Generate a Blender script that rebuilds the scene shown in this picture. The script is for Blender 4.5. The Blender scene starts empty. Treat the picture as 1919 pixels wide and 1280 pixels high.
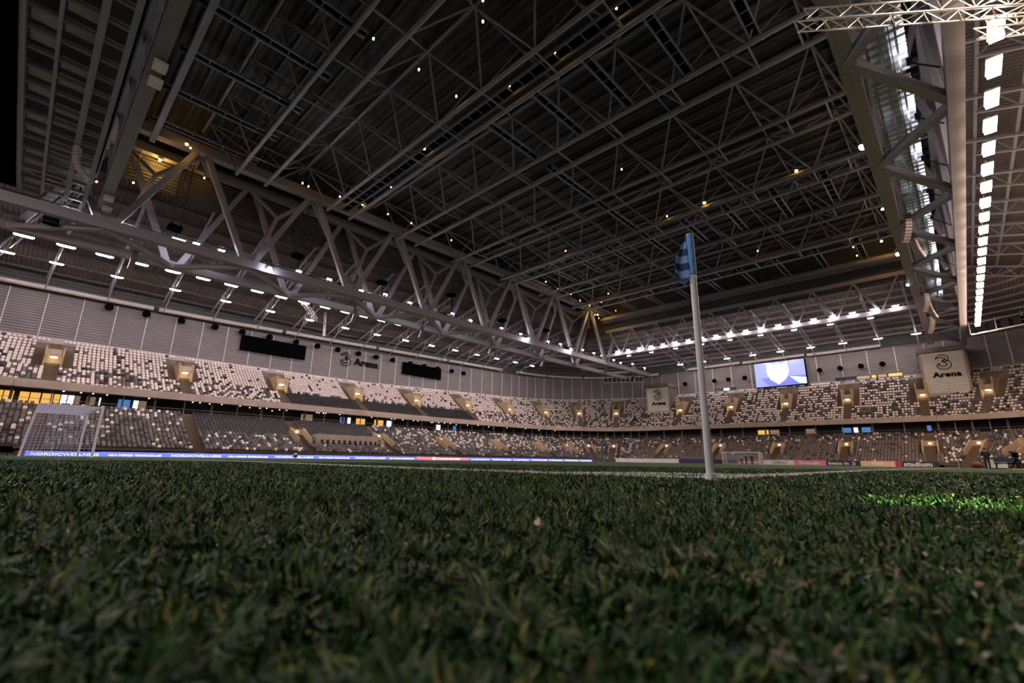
import bpy, bmesh, math, random
import numpy as np
from mathutils import Matrix, Vector

random.seed(7)
rng = np.random.default_rng(11)
scene = bpy.context.scene
COL = scene.collection

# ------------------------------------------------------------------ camera
IW, IH = 1919, 1280
F_PX, YAW, PITCH, ROLL = 867.325, 0.764905, 0.250703, 0.016561
CAM = np.array([1.0688, -2.7554, 0.0689])
_f = np.array([-math.sin(YAW) * math.cos(PITCH), math.cos(YAW) * math.cos(PITCH), math.sin(PITCH)])
_r = np.array([math.cos(YAW), math.sin(YAW), 0.0])
_u = np.cross(_r, _f)
_c, _s = math.cos(ROLL), math.sin(ROLL)
RX, UX = _c * _r + _s * _u, -_s * _r + _c * _u
CM = np.array([RX, UX, _f])

cam_data = bpy.data.cameras.new('camera')
cam = bpy.data.objects.new('camera', cam_data)
COL.objects.link(cam)
cam.matrix_world = Matrix(((RX[0], UX[0], -_f[0], CAM[0]), (RX[1], UX[1], -_f[1], CAM[1]),
                           (RX[2], UX[2], -_f[2], CAM[2]), (0, 0, 0, 1)))
cam_data.sensor_width = 36.0
cam_data.sensor_fit = 'HORIZONTAL'
cam_data.lens = F_PX * 36.0 / IW
cam_data.clip_start = 0.02
cam_data.clip_end = 600
cam_data.dof.use_dof = True
cam_data.dof.focus_distance = 3.5
cam_data.dof.aperture_fstop = 5.6
scene.camera = cam

# ------------------------------------------------------------------ world, exposure
world = bpy.data.worlds.new('night')
scene.world = world
world.use_nodes = True
world.node_tree.nodes['Background'].inputs[0].default_value = (0.5, 0.55, 0.7, 1)
world.node_tree.nodes['Background'].inputs[1].default_value = 0.003
scene.view_settings.view_transform = 'Standard'
scene.view_settings.look = 'None'
scene.view_settings.gamma = 1.0
scene.view_settings.use_curve_mapping = False
scene.view_settings.exposure = 1.25

L_TUBE, L_WORK, L_FLOOD, L_AMBER, L_BOARD, L_SCREEN = 130.0, 60.0, 500.0, 22.0, 0.38, 0.36

def project(P):
    v = (np.asarray(P, float) - CAM) @ CM.T
    return np.stack([IW / 2 + F_PX * v[..., 0] / v[..., 2], IH / 2 - F_PX * v[..., 1] / v[..., 2], v[..., 2]], -1)

def onto(px, py, axis, val):
    """direction of a pixel met with the plane of the thing it lies on"""
    d = CM.T @ np.array([(px - IW / 2) / F_PX, -(py - IH / 2) / F_PX, 1.0])
    return CAM + d * (val - CAM[axis]) / d[axis]

# ------------------------------------------------------------------ materials
MATS = {}
def mat(name, col, rough=0.6, metal=0.0, var=0.12, nscale=1.5, bump=0.0, bscale=30.0, ribs=None, rib_col=0.0, emit=None, strength=0.0, spec=0.5):
    m = bpy.data.materials.new(name)
    m.use_nodes = True
    nt = m.node_tree
    b = nt.nodes['Principled BSDF']
    b.inputs['Roughness'].default_value = rough
    b.inputs['Metallic'].default_value = metal
    b.inputs['Specular IOR Level'].default_value = spec
    tc = nt.nodes.new('ShaderNodeTexCoord')
    nz = nt.nodes.new('ShaderNodeTexNoise')
    nz.inputs['Scale'].default_value = nscale
    nz.inputs['Detail'].default_value = 4
    nt.links.new(tc.outputs['Object'], nz.inputs['Vector'])
    ramp = nt.nodes.new('ShaderNodeValToRGB')
    e = ramp.color_ramp.elements
    e[0].position, e[1].position = 0.3, 0.7
    e[0].color = tuple(max(0, c * (1 - var)) for c in col) + (1,)
    e[1].color = tuple(min(1, c * (1 + var)) for c in col) + (1,)
    nt.links.new(nz.outputs['Fac'], ramp.inputs['Fac'])
    colour = ramp.outputs['Color']
    if ribs:
        axis, period = ribs
        w = nt.nodes.new('ShaderNodeTexWave')
        w.wave_type = 'BANDS'
        w.bands_direction = axis
        w.inputs['Scale'].default_value = 2 * math.pi / (20 * period)
        w.inputs['Distortion'].default_value = 0
        nt.links.new(tc.outputs['Object'], w.inputs['Vector'])
        bp = nt.nodes.new('ShaderNodeBump')
        bp.inputs['Strength'].default_value = 0.9
        bp.inputs['Distance'].default_value = period * 0.22
        nt.links.new(w.outputs['Fac'], bp.inputs['Height'])
        nt.links.new(bp.outputs['Normal'], b.inputs['Normal'])
        if rib_col:
            mx = nt.nodes.new('ShaderNodeMixRGB')
            mx.blend_type = 'MULTIPLY'
            mx.inputs['Color2'].default_value = (1 - rib_col,) * 3 + (1,)
            nt.links.new(w.outputs['Fac'], mx.inputs['Fac'])
            nt.links.new(colour, mx.inputs['Color1'])
            colour = mx.outputs['Color']
    elif bump:
        n2 = nt.nodes.new('ShaderNodeTexNoise')
        n2.inputs['Scale'].default_value = bscale
        nt.links.new(tc.outputs['Object'], n2.inputs['Vector'])
        bp = nt.nodes.new('ShaderNodeBump')
        bp.inputs['Strength'].default_value = bump
        bp.inputs['Distance'].default_value = 0.02
        nt.links.new(n2.outputs['Fac'], bp.inputs['Height'])
        nt.links.new(bp.outputs['Normal'], b.inputs['Normal'])
    nt.links.new(colour, b.inputs['Base Color'])
    if emit:
        b.inputs['Emission Color'].default_value = tuple(emit) + (1,)
        b.inputs['Emission Strength'].default_value = strength
    MATS[name] = m
    return m

mat('steel', (0.26, 0.24, 0.28), 0.5, 0.0, 0.1)
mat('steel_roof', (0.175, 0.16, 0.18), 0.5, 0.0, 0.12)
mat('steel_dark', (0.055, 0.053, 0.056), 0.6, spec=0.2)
mat('black', (0.002, 0.002, 0.0025), 0.7, spec=0.0)
mat('black_rubber', (0.003, 0.003, 0.003), 0.8, spec=0.0)
mat('rail', (0.45, 0.44, 0.43), 0.4, 0.6)
mat('alu', (0.75, 0.74, 0.73), 0.3, 0.7)
mat('concrete', (0.15, 0.12, 0.108), 0.9, 0, 0.18, 0.5, 0.2, 6)
mat('joint_white', (0.62, 0.57, 0.57), 0.6)
mat('concrete_light', (0.40, 0.36, 0.37), 0.85, 0, 0.12, 0.4, 0.15, 6)
mat('concrete_band', (0.40, 0.31, 0.27), 0.85, 0, 0.14, 0.5, 0.15, 6)
mat('concrete_stair', (0.12, 0.078, 0.055), 0.9, 0, 0.2, 0.8)
mat('concrete_portal', (0.40, 0.29, 0.18), 0.85, 0, 0.12, 0.8)
mat('cladding', (0.20, 0.18, 0.188), 0.5, 0.15, 0.08, 0.3, ribs=('Z', 0.42), rib_col=0.35)
mat('cladding_dark', (0.06, 0.058, 0.062), 0.6, 0, 0.1, 0.3, ribs=('Z', 0.5), rib_col=0.3)
mat('cladding_pale', (0.72, 0.66, 0.62), 0.5, 0.1, 0.05, 0.3, ribs=('Z', 0.42), rib_col=0.2)
mat('deck_y', (0.082, 0.062, 0.054), 0.7, 0.0, 0.12, 0.2, ribs=('Y', 0.5), rib_col=0.4)
mat('deck_x', (0.13, 0.10, 0.092), 0.7, 0.0, 0.12, 0.2, ribs=('X', 0.5), rib_col=0.4)
mat('deck_roof', (0.042, 0.038, 0.036), 0.8, 0, 0.3, 0.15, ribs=('Y', 0.9), rib_col=0.6)
mat('deck_silver', (0.55, 0.58, 0.62), 0.35, 0.6, 0.3, 0.6, ribs=('Y', 0.8), rib_col=0.4)
mat('panel_dark', (0.15, 0.125, 0.135), 0.6)
mat('panel_mauve', (0.56, 0.46, 0.54), 0.7, 0, 0.25, 0.5)
mat('speaker_white', (0.72, 0.70, 0.72), 0.5)
mat('duct', (0.40, 0.36, 0.34), 0.5, 0.2)
mat('seat_white', (0.66, 0.55, 0.52), 0.45, 0, 0.06, 3)
mat('seat_grey', (0.125, 0.105, 0.103), 0.5, 0, 0.08, 3, spec=0.25)
mat('seat_dark', (0.045, 0.041, 0.045), 0.5, 0, 0.08, 3, spec=0.25)
mat('seat_black', (0.013, 0.013, 0.016), 0.5, 0, 0.08, 3, spec=0.2)
mat('seat_brown', (0.16, 0.105, 0.09), 0.5, 0, 0.08, 3)
mat('white_paint', (0.85, 0.86, 0.84), 0.7, 0, 0.08, 6)
mat('post_white', (0.82, 0.82, 0.85), 0.35, 0, 0.03)
mat('flag_light', (0.28, 0.52, 1.0), 0.7, 0, 0.1, 12)
mat('flag_dark', (0.03, 0.06, 0.24), 0.7, 0, 0.1, 12)
def striped(name, a, b, period):
    m = mat(name, a, 0.7)
    nt = m.node_tree
    bs = nt.nodes['Principled BSDF']
    tc = nt.nodes.new('ShaderNodeTexCoord'); sx = nt.nodes.new('ShaderNodeSeparateXYZ')
    d = nt.nodes.new('ShaderNodeMath'); d.operation = 'DIVIDE'; d.inputs[1].default_value = period
    fr = nt.nodes.new('ShaderNodeMath'); fr.operation = 'FRACT'
    gt = nt.nodes.new('ShaderNodeMath'); gt.operation = 'GREATER_THAN'; gt.inputs[1].default_value = 0.5
    mx = nt.nodes.new('ShaderNodeMixRGB'); mx.inputs['Color1'].default_value = a + (1,); mx.inputs['Color2'].default_value = b + (1,)
    nt.links.new(tc.outputs['Object'], sx.inputs[0]); nt.links.new(sx.outputs['Z'], d.inputs[0]); nt.links.new(d.outputs[0], fr.inputs[0])
    nt.links.new(fr.outputs[0], gt.inputs[0]); nt.links.new(gt.outputs[0], mx.inputs['Fac']); nt.links.new(mx.outputs[0], bs.inputs['Base Color'])
striped('flag_cloth', (0.30, 0.55, 1.0), (0.03, 0.06, 0.24), 0.1)
mat('flag_sleeve', (0.15, 0.42, 0.92), 0.6, 0, 0.1, 10)
mat('net', (0.72, 0.72, 1.0), 0.7)
mat('cloth_dark', (0.015, 0.016, 0.02), 0.9, 0, 0.2, 12)
mat('cloth_navy', (0.025, 0.035, 0.09), 0.9, 0, 0.2, 12)
mat('cloth_blue', (0.18, 0.33, 0.55), 0.9, 0, 0.2, 12)
mat('cloth_green', (0.02, 0.05, 0.035), 0.9, 0, 0.2, 12)
mat('skin', (0.55, 0.36, 0.27), 0.6, 0, 0.05)
mat('red_cloth', (0.16, 0.03, 0.03), 0.8)
mat('pink_cover', (0.75, 0.5, 0.55), 0.7)
mat('yellow_cable', (0.8, 0.6, 0.08), 0.6)
mat('leaf_dry', (0.62, 0.42, 0.36), 0.8, 0, 0.3, 60)
mat('glass_dark', (0.03, 0.035, 0.04), 0.12, 0, 0.1, spec=0.6)
mat('lamp_tube', (0.9, 0.85, 0.8), emit=(1.0, 0.86, 0.84), strength=L_TUBE)
mat('lamp_right', (0.9, 0.85, 0.8), emit=(1.0, 0.72, 0.50), strength=L_TUBE * 0.6)
mat('lamp_work', (0.9, 0.9, 0.9), emit=(0.92, 0.93, 1.0), strength=L_WORK)
mat('lamp_flood', (0.9, 0.9, 0.9), emit=(0.80, 0.84, 1.0), strength=L_FLOOD)
mat('lamp_amber', (0.9, 0.7, 0.4), emit=(1.0, 0.52, 0.10), strength=L_AMBER)
mat('lamp_spot', (0.9, 0.85, 0.8), emit=(1.0, 0.80, 0.55), strength=3.0)
mat('lamp_corner', (0.9, 0.7, 0.4), emit=(1.0, 0.52, 0.10), strength=280.0)
mat('lamp_exit', (0.9, 0.9, 0.7), emit=(1.0, 0.86, 0.55), strength=7.0)
mat('led_blue', (0.05, 0.06, 0.2), 0.4, emit=(0.22, 0.28, 0.95), strength=L_BOARD)
mat('led_pink', (0.3, 0.06, 0.1), 0.4, emit=(1.0, 0.28, 0.46), strength=L_BOARD)
mat('led_white', (0.8, 0.8, 0.9), 0.4, emit=(0.90, 0.92, 1.0), strength=L_BOARD * 1.5)
mat('board_red', (0.45, 0.05, 0.09), 0.5)
mat('board_pink', (0.75, 0.22, 0.34), 0.5)
mat('board_white', (0.75, 0.72, 0.70), 0.5)
mat('board_purple', (0.035, 0.022, 0.10), 0.5)
mat('board_peach', (0.85, 0.50, 0.38), 0.5)
mat('board_dark', (0.02, 0.02, 0.025), 0.5)
mat('screen_blue', (0.05, 0.06, 0.2), 0.3, emit=(0.22, 0.27, 0.85), strength=L_SCREEN)
mat('screen_pale', (0.05, 0.06, 0.2), 0.3, emit=(0.45, 0.50, 1.0), strength=L_SCREEN)
mat('screen_white', (0.8, 0.8, 0.8), 0.3, emit=(1.0, 0.97, 0.88), strength=L_SCREEN * 2.2)
mat('screen_yellow', (0.8, 0.7, 0.5), 0.3, emit=(1.0, 0.80, 0.50), strength=L_SCREEN * 1.6)
mat('window_amber', (0.6, 0.4, 0.1), 0.3, emit=(1.0, 0.52, 0.11), strength=0.38)
mat('window_white', (0.7, 0.7, 0.8), 0.3, emit=(0.75, 0.82, 1.0), strength=0.70)
mat('window_blue', (0.1, 0.2, 0.5), 0.3, emit=(0.12, 0.3, 0.75), strength=0.25)
mat('window_tan', (0.4, 0.3, 0.2), 0.3, emit=(0.55, 0.36, 0.22), strength=0.15)
mat('lettering', (0.005, 0.005, 0.006), 0.6, spec=0.05)

# ------------------------------------------------------------------ mesh helpers
class MB:
    def __init__(s):
        s.v, s.f, s.m = [], [], []
    def add(s, vs, fs, mi=0):
        o = len(s.v)
        s.v += [tuple(p) for p in vs]
        s.f += [tuple(i + o for i in f) for f in fs]
        s.m += [mi] * len(fs)
        return s
    def box(s, c, d, rot=0.0, mi=0):
        cx, cy, cz = c
        hx, hy, hz = d[0] / 2, d[1] / 2, d[2] / 2
        co, si = math.cos(rot), math.sin(rot)
        vs = [(cx + x * co - y * si, cy + x * si + y * co, cz + z) for z in (-hz, hz) for x, y in ((-hx, -hy), (hx, -hy), (hx, hy), (-hx, hy))]
        return s.add(vs, [(3, 2, 1, 0), (4, 5, 6, 7), (0, 1, 5, 4), (1, 2, 6, 5), (2, 3, 7, 6), (3, 0, 4, 7)], mi)
    def bar(s, p, q, w, h=None, mi=0):
        p, q = np.array(p, float), np.array(q, float)
        M = frame(p, q)
        h = h or w
        a, b = M[0] * w / 2, M[1] * h / 2
        vs = [tuple(e + i * a + j * b) for e in (p, q) for i, j in ((-1, -1), (1, -1), (1, 1), (-1, 1))]
        return s.add(vs, [(3, 2, 1, 0), (4, 5, 6, 7), (0, 1, 5, 4), (1, 2, 6, 5), (2, 3, 7, 6), (3, 0, 4, 7)], mi)
    def tube(s, p, q, r, n=8, r2=None, mi=0, caps=True):
        p, q = np.array(p, float), np.array(q, float)
        M = frame(p, q)
        r2 = r if r2 is None else r2
        vs = []
        for e, rr in ((p, r), (q, r2)):
            for k in range(n):
                t = 2 * math.pi * k / n
                vs.append(tuple(e + M[0] * rr * math.cos(t) + M[1] * rr * math.sin(t)))
        fs = [(k, (k + 1) % n, n + (k + 1) % n, n + k) for k in range(n)]
        s.add(vs, fs, mi)
        if caps:
            s.add(vs, [tuple(range(n))[::-1], tuple(range(n, 2 * n))], mi)
        return s
    def prism(s, pts, off, mi=0):
        n = len(pts)
        off = np.array(off, float)
        vs = [tuple(p) for p in pts] + [tuple(np.array(p) + off) for p in pts]
        fs = [tuple(range(n)), tuple(range(n, 2 * n))[::-1]] + [(k, n + k, n + (k + 1) % n, (k + 1) % n) for k in range(n)]
        return s.add(vs, fs, mi)
    def mesh(s, name, mats, smooth=False):
        me = bpy.data.meshes.new(name)
        me.from_pydata(s.v, [], s.f)
        for m in (mats if isinstance(mats, (list, tuple)) else [mats]):
            me.materials.append(MATS[m])
        if any(s.m):
            me.polygons.foreach_set('material_index', s.m)
        if smooth:
            me.polygons.foreach_set('use_smooth', [True] * len(s.f))
        me.update()
        return me
    def obj(s, name, mats, parent=None, loc=None, smooth=False):
        if loc is not None:
            s.v = [(a - loc[0], b - loc[1], c - loc[2]) for a, b, c in s.v]
        return link(name, s.mesh(name, mats, smooth), parent, loc)

def frame(p, q):
    d = q - p
    d = d / (np.linalg.norm(d) + 1e-9)
    up = np.array([0, 0, 1.0]) if abs(d[2]) < 0.95 else np.array([0, 1.0, 0])
    a = np.cross(d, up)
    a /= np.linalg.norm(a)
    return a, np.cross(a, d), d

def link(name, data, parent=None, loc=None):
    o = bpy.data.objects.new(name, data)
    COL.objects.link(o)
    if loc is not None:
        o.location = loc
    if parent is not None:
        o.parent = parent
        if loc is not None:
            o.location = Vector(loc) - wloc(parent)
    return o

def wloc(o):
    v = Vector((0, 0, 0))
    while o is not None:
        v = v + o.location
        o = o.parent
    return v

def tag(o, label, cat, group=None):
    o['label'] = label
    o['category'] = cat
    if group:
        o['group'] = group
    return o

def struct(o):
    o['kind'] = 'structure'
    return o

def thing(name, loc, label, cat, group=None, rz=0.0):
    o = link(name, None, None, loc)
    o.rotation_euler = (0, 0, rz)
    o.empty_display_size = 0.2
    return tag(o, label, cat, group)

UNIT = {}
def unit(kind, m):
    k = (kind, m)
    if k not in UNIT:
        b = MB()
        if kind == 'box':
            b.box((0, 0, 0.5), (1, 1, 1))
        else:
            b.tube((0, 0, 0), (0, 0, 1), 0.5, 8)
        UNIT[k] = b.mesh(kind + '_' + m, m)
    return UNIT[k]

def member(name, p, q, w, h, m, parent=None, kind='box'):
    """a beam from p to q sharing one unit mesh"""
    p, q = np.array(p, float), np.array(q, float)
    a, b, d = frame(p, q)
    L = np.linalg.norm(q - p)
    M = Matrix(((a[0] * w, b[0] * h, d[0] * L, p[0]), (a[1] * w, b[1] * h, d[1] * L, p[1]), (a[2] * w, b[2] * h, d[2] * L, p[2]), (0, 0, 0, 1)))
    o = bpy.data.objects.new(name, unit(kind, m))
    COL.objects.link(o)
    if parent is not None:
        o.parent = parent
        M = Matrix.Translation(-wloc(parent)) @ M
    o.matrix_basis = M
    return o

ORD = ('first second third fourth fifth sixth seventh eighth ninth tenth eleventh twelfth thirteenth fourteenth fifteenth sixteenth '
       'seventeenth eighteenth nineteenth twentieth').split()
TENS = {20: 'twenty', 30: 'thirty', 40: 'forty', 50: 'fifty'}
def nth(i):
    """i = 0 -> first"""
    n = i + 1
    if n <= 20:
        return ORD[i]
    t, u = n // 10 * 10, n % 10
    return TENS[t][:-1] + 'ieth' if u == 0 else TENS[t] + '-' + ORD[u - 1]

def text_mesh(txt, size, depth=0.05, bold=0.0, shear=0.0, sx=1.0, align='CENTER'):
    cu = bpy.data.curves.new('lettering', 'FONT')
    cu.body = txt
    cu.size = size
    cu.extrude = depth / 2
    cu.offset = bold
    cu.shear = shear
    cu.align_x = align
    cu.align_y = 'CENTER'
    cu.space_character = 1.0 + bold * 1.8
    cu.resolution_u = 3
    o = bpy.data.objects.new('lettering', cu)
    COL.objects.link(o)
    bpy.context.view_layer.update()
    dg = bpy.context.evaluated_depsgraph_get()
    me = bpy.data.meshes.new_from_object(o.evaluated_get(dg))
    bpy.data.objects.remove(o)
    if sx != 1.0:
        for v in me.vertices:
            v.co.x *= sx
    return me

def basis(xa, ya, loc):
    xa, ya = Vector(xa).normalized(), Vector(ya).normalized()
    za = xa.cross(ya)
    return Matrix(((xa.x, ya.x, za.x, loc[0]), (xa.y, ya.y, za.y, loc[1]), (xa.z, ya.z, za.z, loc[2]), (0, 0, 0, 1)))

def place(o, xa, ya, loc, parent=None):
    M = basis(xa, ya, loc)
    if parent is not None:
        o.parent = parent
        M = Matrix.Translation(-wloc(parent)) @ M
    o.matrix_basis = M
    return o

def clip01(t):
    return min(1.0, max(0.0, t))
# ================================================================== the ground
def fall(x, y):
    """the turf falls a little towards the far touchline"""
    return 0.0044 * max(0.0, -x) * clip01(1 - y / 112.0)
def ground_z(x, y):
    d = math.hypot(x - CAM[0], y - CAM[1])
    near = -0.034 + 0.032 * clip01((d - 5.0) / 4.0) + 0.015 * clip01((1.7 - d) / 1.2)
    return near - fall(x, y)

gx = sorted(set([-110, -100, -90, -80, -75, -73, -72, -71, -70, -69, -68.8, -68] + list(np.arange(-66, -12, 6)) + list(np.arange(-12, 14, 0.5)) + [16, 20, 25, 30, 32, 40]))
gy = sorted(set([-60, -50, -40, -30, -20] + list(np.arange(-14, 14, 0.5)) + list(np.arange(15, 150, 7.5))))
gb = MB()
gb.add([(x, y, ground_z(x, y)) for y in gy for x in gx],
       [(j * len(gx) + i, j * len(gx) + i + 1, (j + 1) * len(gx) + i + 1, (j + 1) * len(gx) + i) for j in range(len(gy) - 1) for i in range(len(gx) - 1)])
m = bpy.data.materials.new('turf')
m.use_nodes = True
nt = m.node_tree
bs = nt.nodes['Principled BSDF']
bs.inputs['Roughness'].default_value = 0.9
bs.inputs['Specular IOR Level'].default_value = 0.15
tc = nt.nodes.new('ShaderNodeTexCoord')
n1 = nt.nodes.new('ShaderNodeTexNoise'); n1.inputs['Scale'].default_value = 22; n1.inputs['Detail'].default_value = 5
n2 = nt.nodes.new('ShaderNodeTexNoise'); n2.inputs['Scale'].default_value = 0.35
rp = nt.nodes.new('ShaderNodeValToRGB')
rp.color_ramp.elements[0].position = 0.3; rp.color_ramp.elements[0].color = (0.026, 0.064, 0.020, 1)
rp.color_ramp.elements[1].position = 0.72; rp.color_ramp.elements[1].color = (0.090, 0.165, 0.055, 1)
mx = nt.nodes.new('ShaderNodeMixRGB'); mx.blend_type = 'MULTIPLY'; mx.inputs['Fac'].default_value = 0.5
bp = nt.nodes.new('ShaderNodeBump'); bp.inputs['Strength'].default_value = 0.8; bp.inputs['Distance'].default_value = 0.03
for n in (n1, n2): nt.links.new(tc.outputs['Object'], n.inputs['Vector'])
nt.links.new(n1.outputs['Fac'], rp.inputs['Fac'])
nt.links.new(rp.outputs['Color'], mx.inputs['Color1']); nt.links.new(n2.outputs['Fac'], mx.inputs['Color2'])
nt.links.new(mx.outputs['Color'], bs.inputs['Base Color'])
nt.links.new(n1.outputs['Fac'], bp.inputs['Height']); nt.links.new(bp.outputs['Normal'], bs.inputs['Normal'])
MATS['turf'] = m
struct(gb.obj('floor', 'turf', smooth=True))

def marking(name, x0, y0, x1, y1):
    b = MB()
    n = 12
    for k in range(n):
        xa, xb, ya, yb = x0 + (x1 - x0) * k / n, x0 + (x1 - x0) * (k + 1) / n, y0 + (y1 - y0) * k / n, y0 + (y1 - y0) * (k + 1) / n
        if abs(x1 - x0) < abs(y1 - y0): q = [(x0, ya), (x1, ya), (x1, yb), (x0, yb)]
        else: q = [(xa, y0), (xb, y0), (xb, y1), (xa, y1)]
        b.add([(u, v, 0.006 - fall(u, v)) for u, v in q], [(0, 1, 2, 3)])
    return struct(b.obj(name, 'white_paint'))
marking('goal_line', -68, -0.0, -6, 0.12)
marking('touch_line', -0.12, 6, 0, 105)
marking('touch_line', -68, 0, -67.88, 105)
marking('goal_line', -68, 104.88, 0, 105)
marking('halfway_line', -68, 52.44, 0, 52.56)
for y0, sgn in ((0, 1), (105, -1)):
    for hw, dp in ((20.16, 16.5), (9.16, 5.5)):
        marking('penalty_area_line', -34 - hw, y0, -34 - hw + 0.12, y0 + sgn * dp)
        marking('penalty_area_line', -34 + hw - 0.12, y0, -34 + hw, y0 + sgn * dp)
        marking('penalty_area_line', -34 - hw, y0 + sgn * dp - 0.06, -34 + hw, y0 + sgn * dp + 0.06)

# ================================================================== the bowl: stations around the pitch
CL, CR, CF, CN = -66.0, -2.0, 103.0, -12.0
RO = 8.0                    # radii are counted from a line 8 m inside the corner centres
def stations():
    st = []
    for y in np.arange(CN, CF - 0.1, 3.0): st.append((CL, y, -1.0, 0.0))
    for t in np.linspace(math.pi, math.pi / 2, 19): st.append((CL, CF, math.cos(t), math.sin(t)))
    for x in np.arange(CL + 3, CR - 0.1, 3.0): st.append((x, CF, 0.0, 1.0))
    for t in np.linspace(math.pi / 2, 0, 19): st.append((CR, CF, math.cos(t), math.sin(t)))
    for y in np.arange(CF - 3, CN + 0.1, -3.0): st.append((CR, y, 1.0, 0.0))
    for t in np.linspace(0, -math.pi / 2, 13): st.append((CR, CN, math.cos(t), math.sin(t)))
    for x in np.arange(CR - 3, CL + 0.1, -3.0): st.append((x, CN, 0.0, -1.0))
    for t in np.linspace(-math.pi / 2, -math.pi, 13)[:-1]: st.append((CL, CN, math.cos(t), math.sin(t)))
    return st
ST = stations()
def at(s, r, z):
    return (s[0] + s[2] * (r - RO), s[1] + s[3] * (r - RO), z)
def rise(s, r):
    return s[1] + s[3] * (r - RO)
R_LO0, R_LO1, R_UP0, R_UP1, R_WALL = 17.2, 29.0, 29.5, 41.6, 42.5
N_LO, N_UP = 17, 16
def z_bal(s): return 8.35 + 0.65 * clip01((rise(s, 29) - 65) / 50)
def z_top(s): return 16.7 + 3.1 * clip01((rise(s, 42) - 52) / 84)
def z_lo1(s): return 5.8 + 0.4 * clip01((rise(s, 29) - 65) / 50)
def z_wall(s): return 24.7 + 3.0 * clip01((rise(s, 42) - 45) / 90)
def row_r(tier, i):
    return R_UP0 + 0.35 + (R_UP1 - R_UP0 - 0.35) * i / N_UP if tier else R_LO0 + (R_LO1 - R_LO0) * i / N_LO
def row_z(tier, i, s):
    if tier:
        a = z_bal(s) + 0.62
        t = i / (N_UP - 1)
        return a + (z_top(s) - 0.25 - a) * (0.86 * t + 0.14 * t * t)
    t = i / (N_LO - 1)
    return 0.45 + (z_lo1(s) - 0.45) * (0.8 * t + 0.2 * t * t)

def loop_strip(b, prof, mi=0, stn=ST, closed=True):
    """profile(s) -> list of points; skinned around the bowl"""
    rings = [prof(s) for s in stn]
    n = len(rings[0])
    vs = [p for r in rings for p in r]
    fs = []
    m_ = len(rings)
    for k in range(m_ if closed else m_ - 1):
        k2 = (k + 1) % m_
        for j in range(n - 1):
            fs.append((k * n + j, k * n + j + 1, k2 * n + j + 1, k2 * n + j))
    b.add(vs, fs, mi)

def tier_profile(tier):
    N = N_UP if tier else N_LO
    def prof(s):
        pts = []
        for i in range(N):
            z = row_z(tier, i, s)
            pts.append(at(s, row_r(tier, i), z if i else z - 0.5))
            if i:
                pts[-1] = at(s, row_r(tier, i), row_z(tier, i - 1, s))
            pts.append(at(s, row_r(tier, i), z))
        pts.append(at(s, R_UP1 + 0.9 if tier else R_LO1 + 0.3, row_z(tier, N - 1, s)))
        return pts
    return prof
for tier, nm in ((0, 'lower_terrace'), (1, 'upper_terrace')):
    b = MB()
    loop_strip(b, tier_profile(tier))
    struct(b.obj(nm, 'concrete'))
# retaining wall behind the boards, the concourse floor, its parapet and its back wall, soffit of the upper tier
b = MB(); loop_strip(b, lambda s: [at(s, R_LO0, -0.6), at(s, R_LO0, 0.5)]); struct(b.obj('retaining_wall', 'concrete'))
b = MB()
loop_strip(b, lambda s: [at(s, R_LO1 + 0.3, z_lo1(s) - 0.1), at(s, R_LO1 + 0.3, z_lo1(s) + 0.5), at(s, R_LO1 + 0.55, z_lo1(s) + 0.5), at(s, R_LO1 + 0.55, z_lo1(s) + 0.1), at(s, 34.0, z_lo1(s) + 0.1)])
struct(b.obj('concourse_parapet', 'concrete'))
b = MB(); loop_strip(b, lambda s: [at(s, 34.0, z_lo1(s)), at(s, 34.0, z_bal(s) + 2.5)]); struct(b.obj('concourse_back_wall', 'steel_dark'))
b = MB(); loop_strip(b, lambda s: [at(s, 28.9, z_bal(s) + 0.02), at(s, 34.2, z_bal(s) + 0.35)]); struct(b.obj('concourse_soffit', 'steel_dark'))

# balcony front, one concrete element after another
bal = struct(link('balcony_front', None, None, (0, 0, 0)))
def run_pieces(step, i0=None):
    """chunks of (s0, s1) along the bowl of about `step` metres at the balcony radius"""
    out = []
    L = CF - CN
    n = round(L / step)
    for k in range(n):
        out.append(((CL, CN + L * k / n, -1, 0), (CL, CN + L * (k + 1) / n, -1, 0)))
    return out
def arc_pieces(c, t0, t1, n):
    return [((c[0], c[1], math.cos(t0 + (t1 - t0) * k / n), math.sin(t0 + (t1 - t0) * k / n)),
             (c[0], c[1], math.cos(t0 + (t1 - t0) * (k + 1) / n), math.sin(t0 + (t1 - t0) * (k + 1) / n))) for k in range(n)]
def far_pieces(n):
    return [((CL + (CR - CL) * k / n, CF, 0, 1), (CL + (CR - CL) * (k + 1) / n, CF, 0, 1)) for k in range(n)]
def right_pieces(n):
    return [((CR, CF + (CN - CF) * k / n, 1, 0), (CR, CF + (CN - CF) * (k + 1) / n, 1, 0)) for k in range(n)]
def near_pieces(n):
    return [((CR + (CL - CR) * k / n, CN, 0, -1), (CR + (CL - CR) * (k + 1) / n, CN, 0, -1)) for k in range(n)]
PI = math.pi
def sub(s0, s1, t):
    if s0[2:] == s1[2:]:
        return tuple(s0[i] + (s1[i] - s0[i]) * t for i in range(4))
    a0, a1 = math.atan2(s0[3], s0[2]), math.atan2(s1[3], s1[2])
    if a1 - a0 > PI: a1 -= 2 * PI
    if a0 - a1 > PI: a0 -= 2 * PI
    a = a0 + (a1 - a0) * t
    return (s0[0], s0[1], math.cos(a), math.sin(a))
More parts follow.
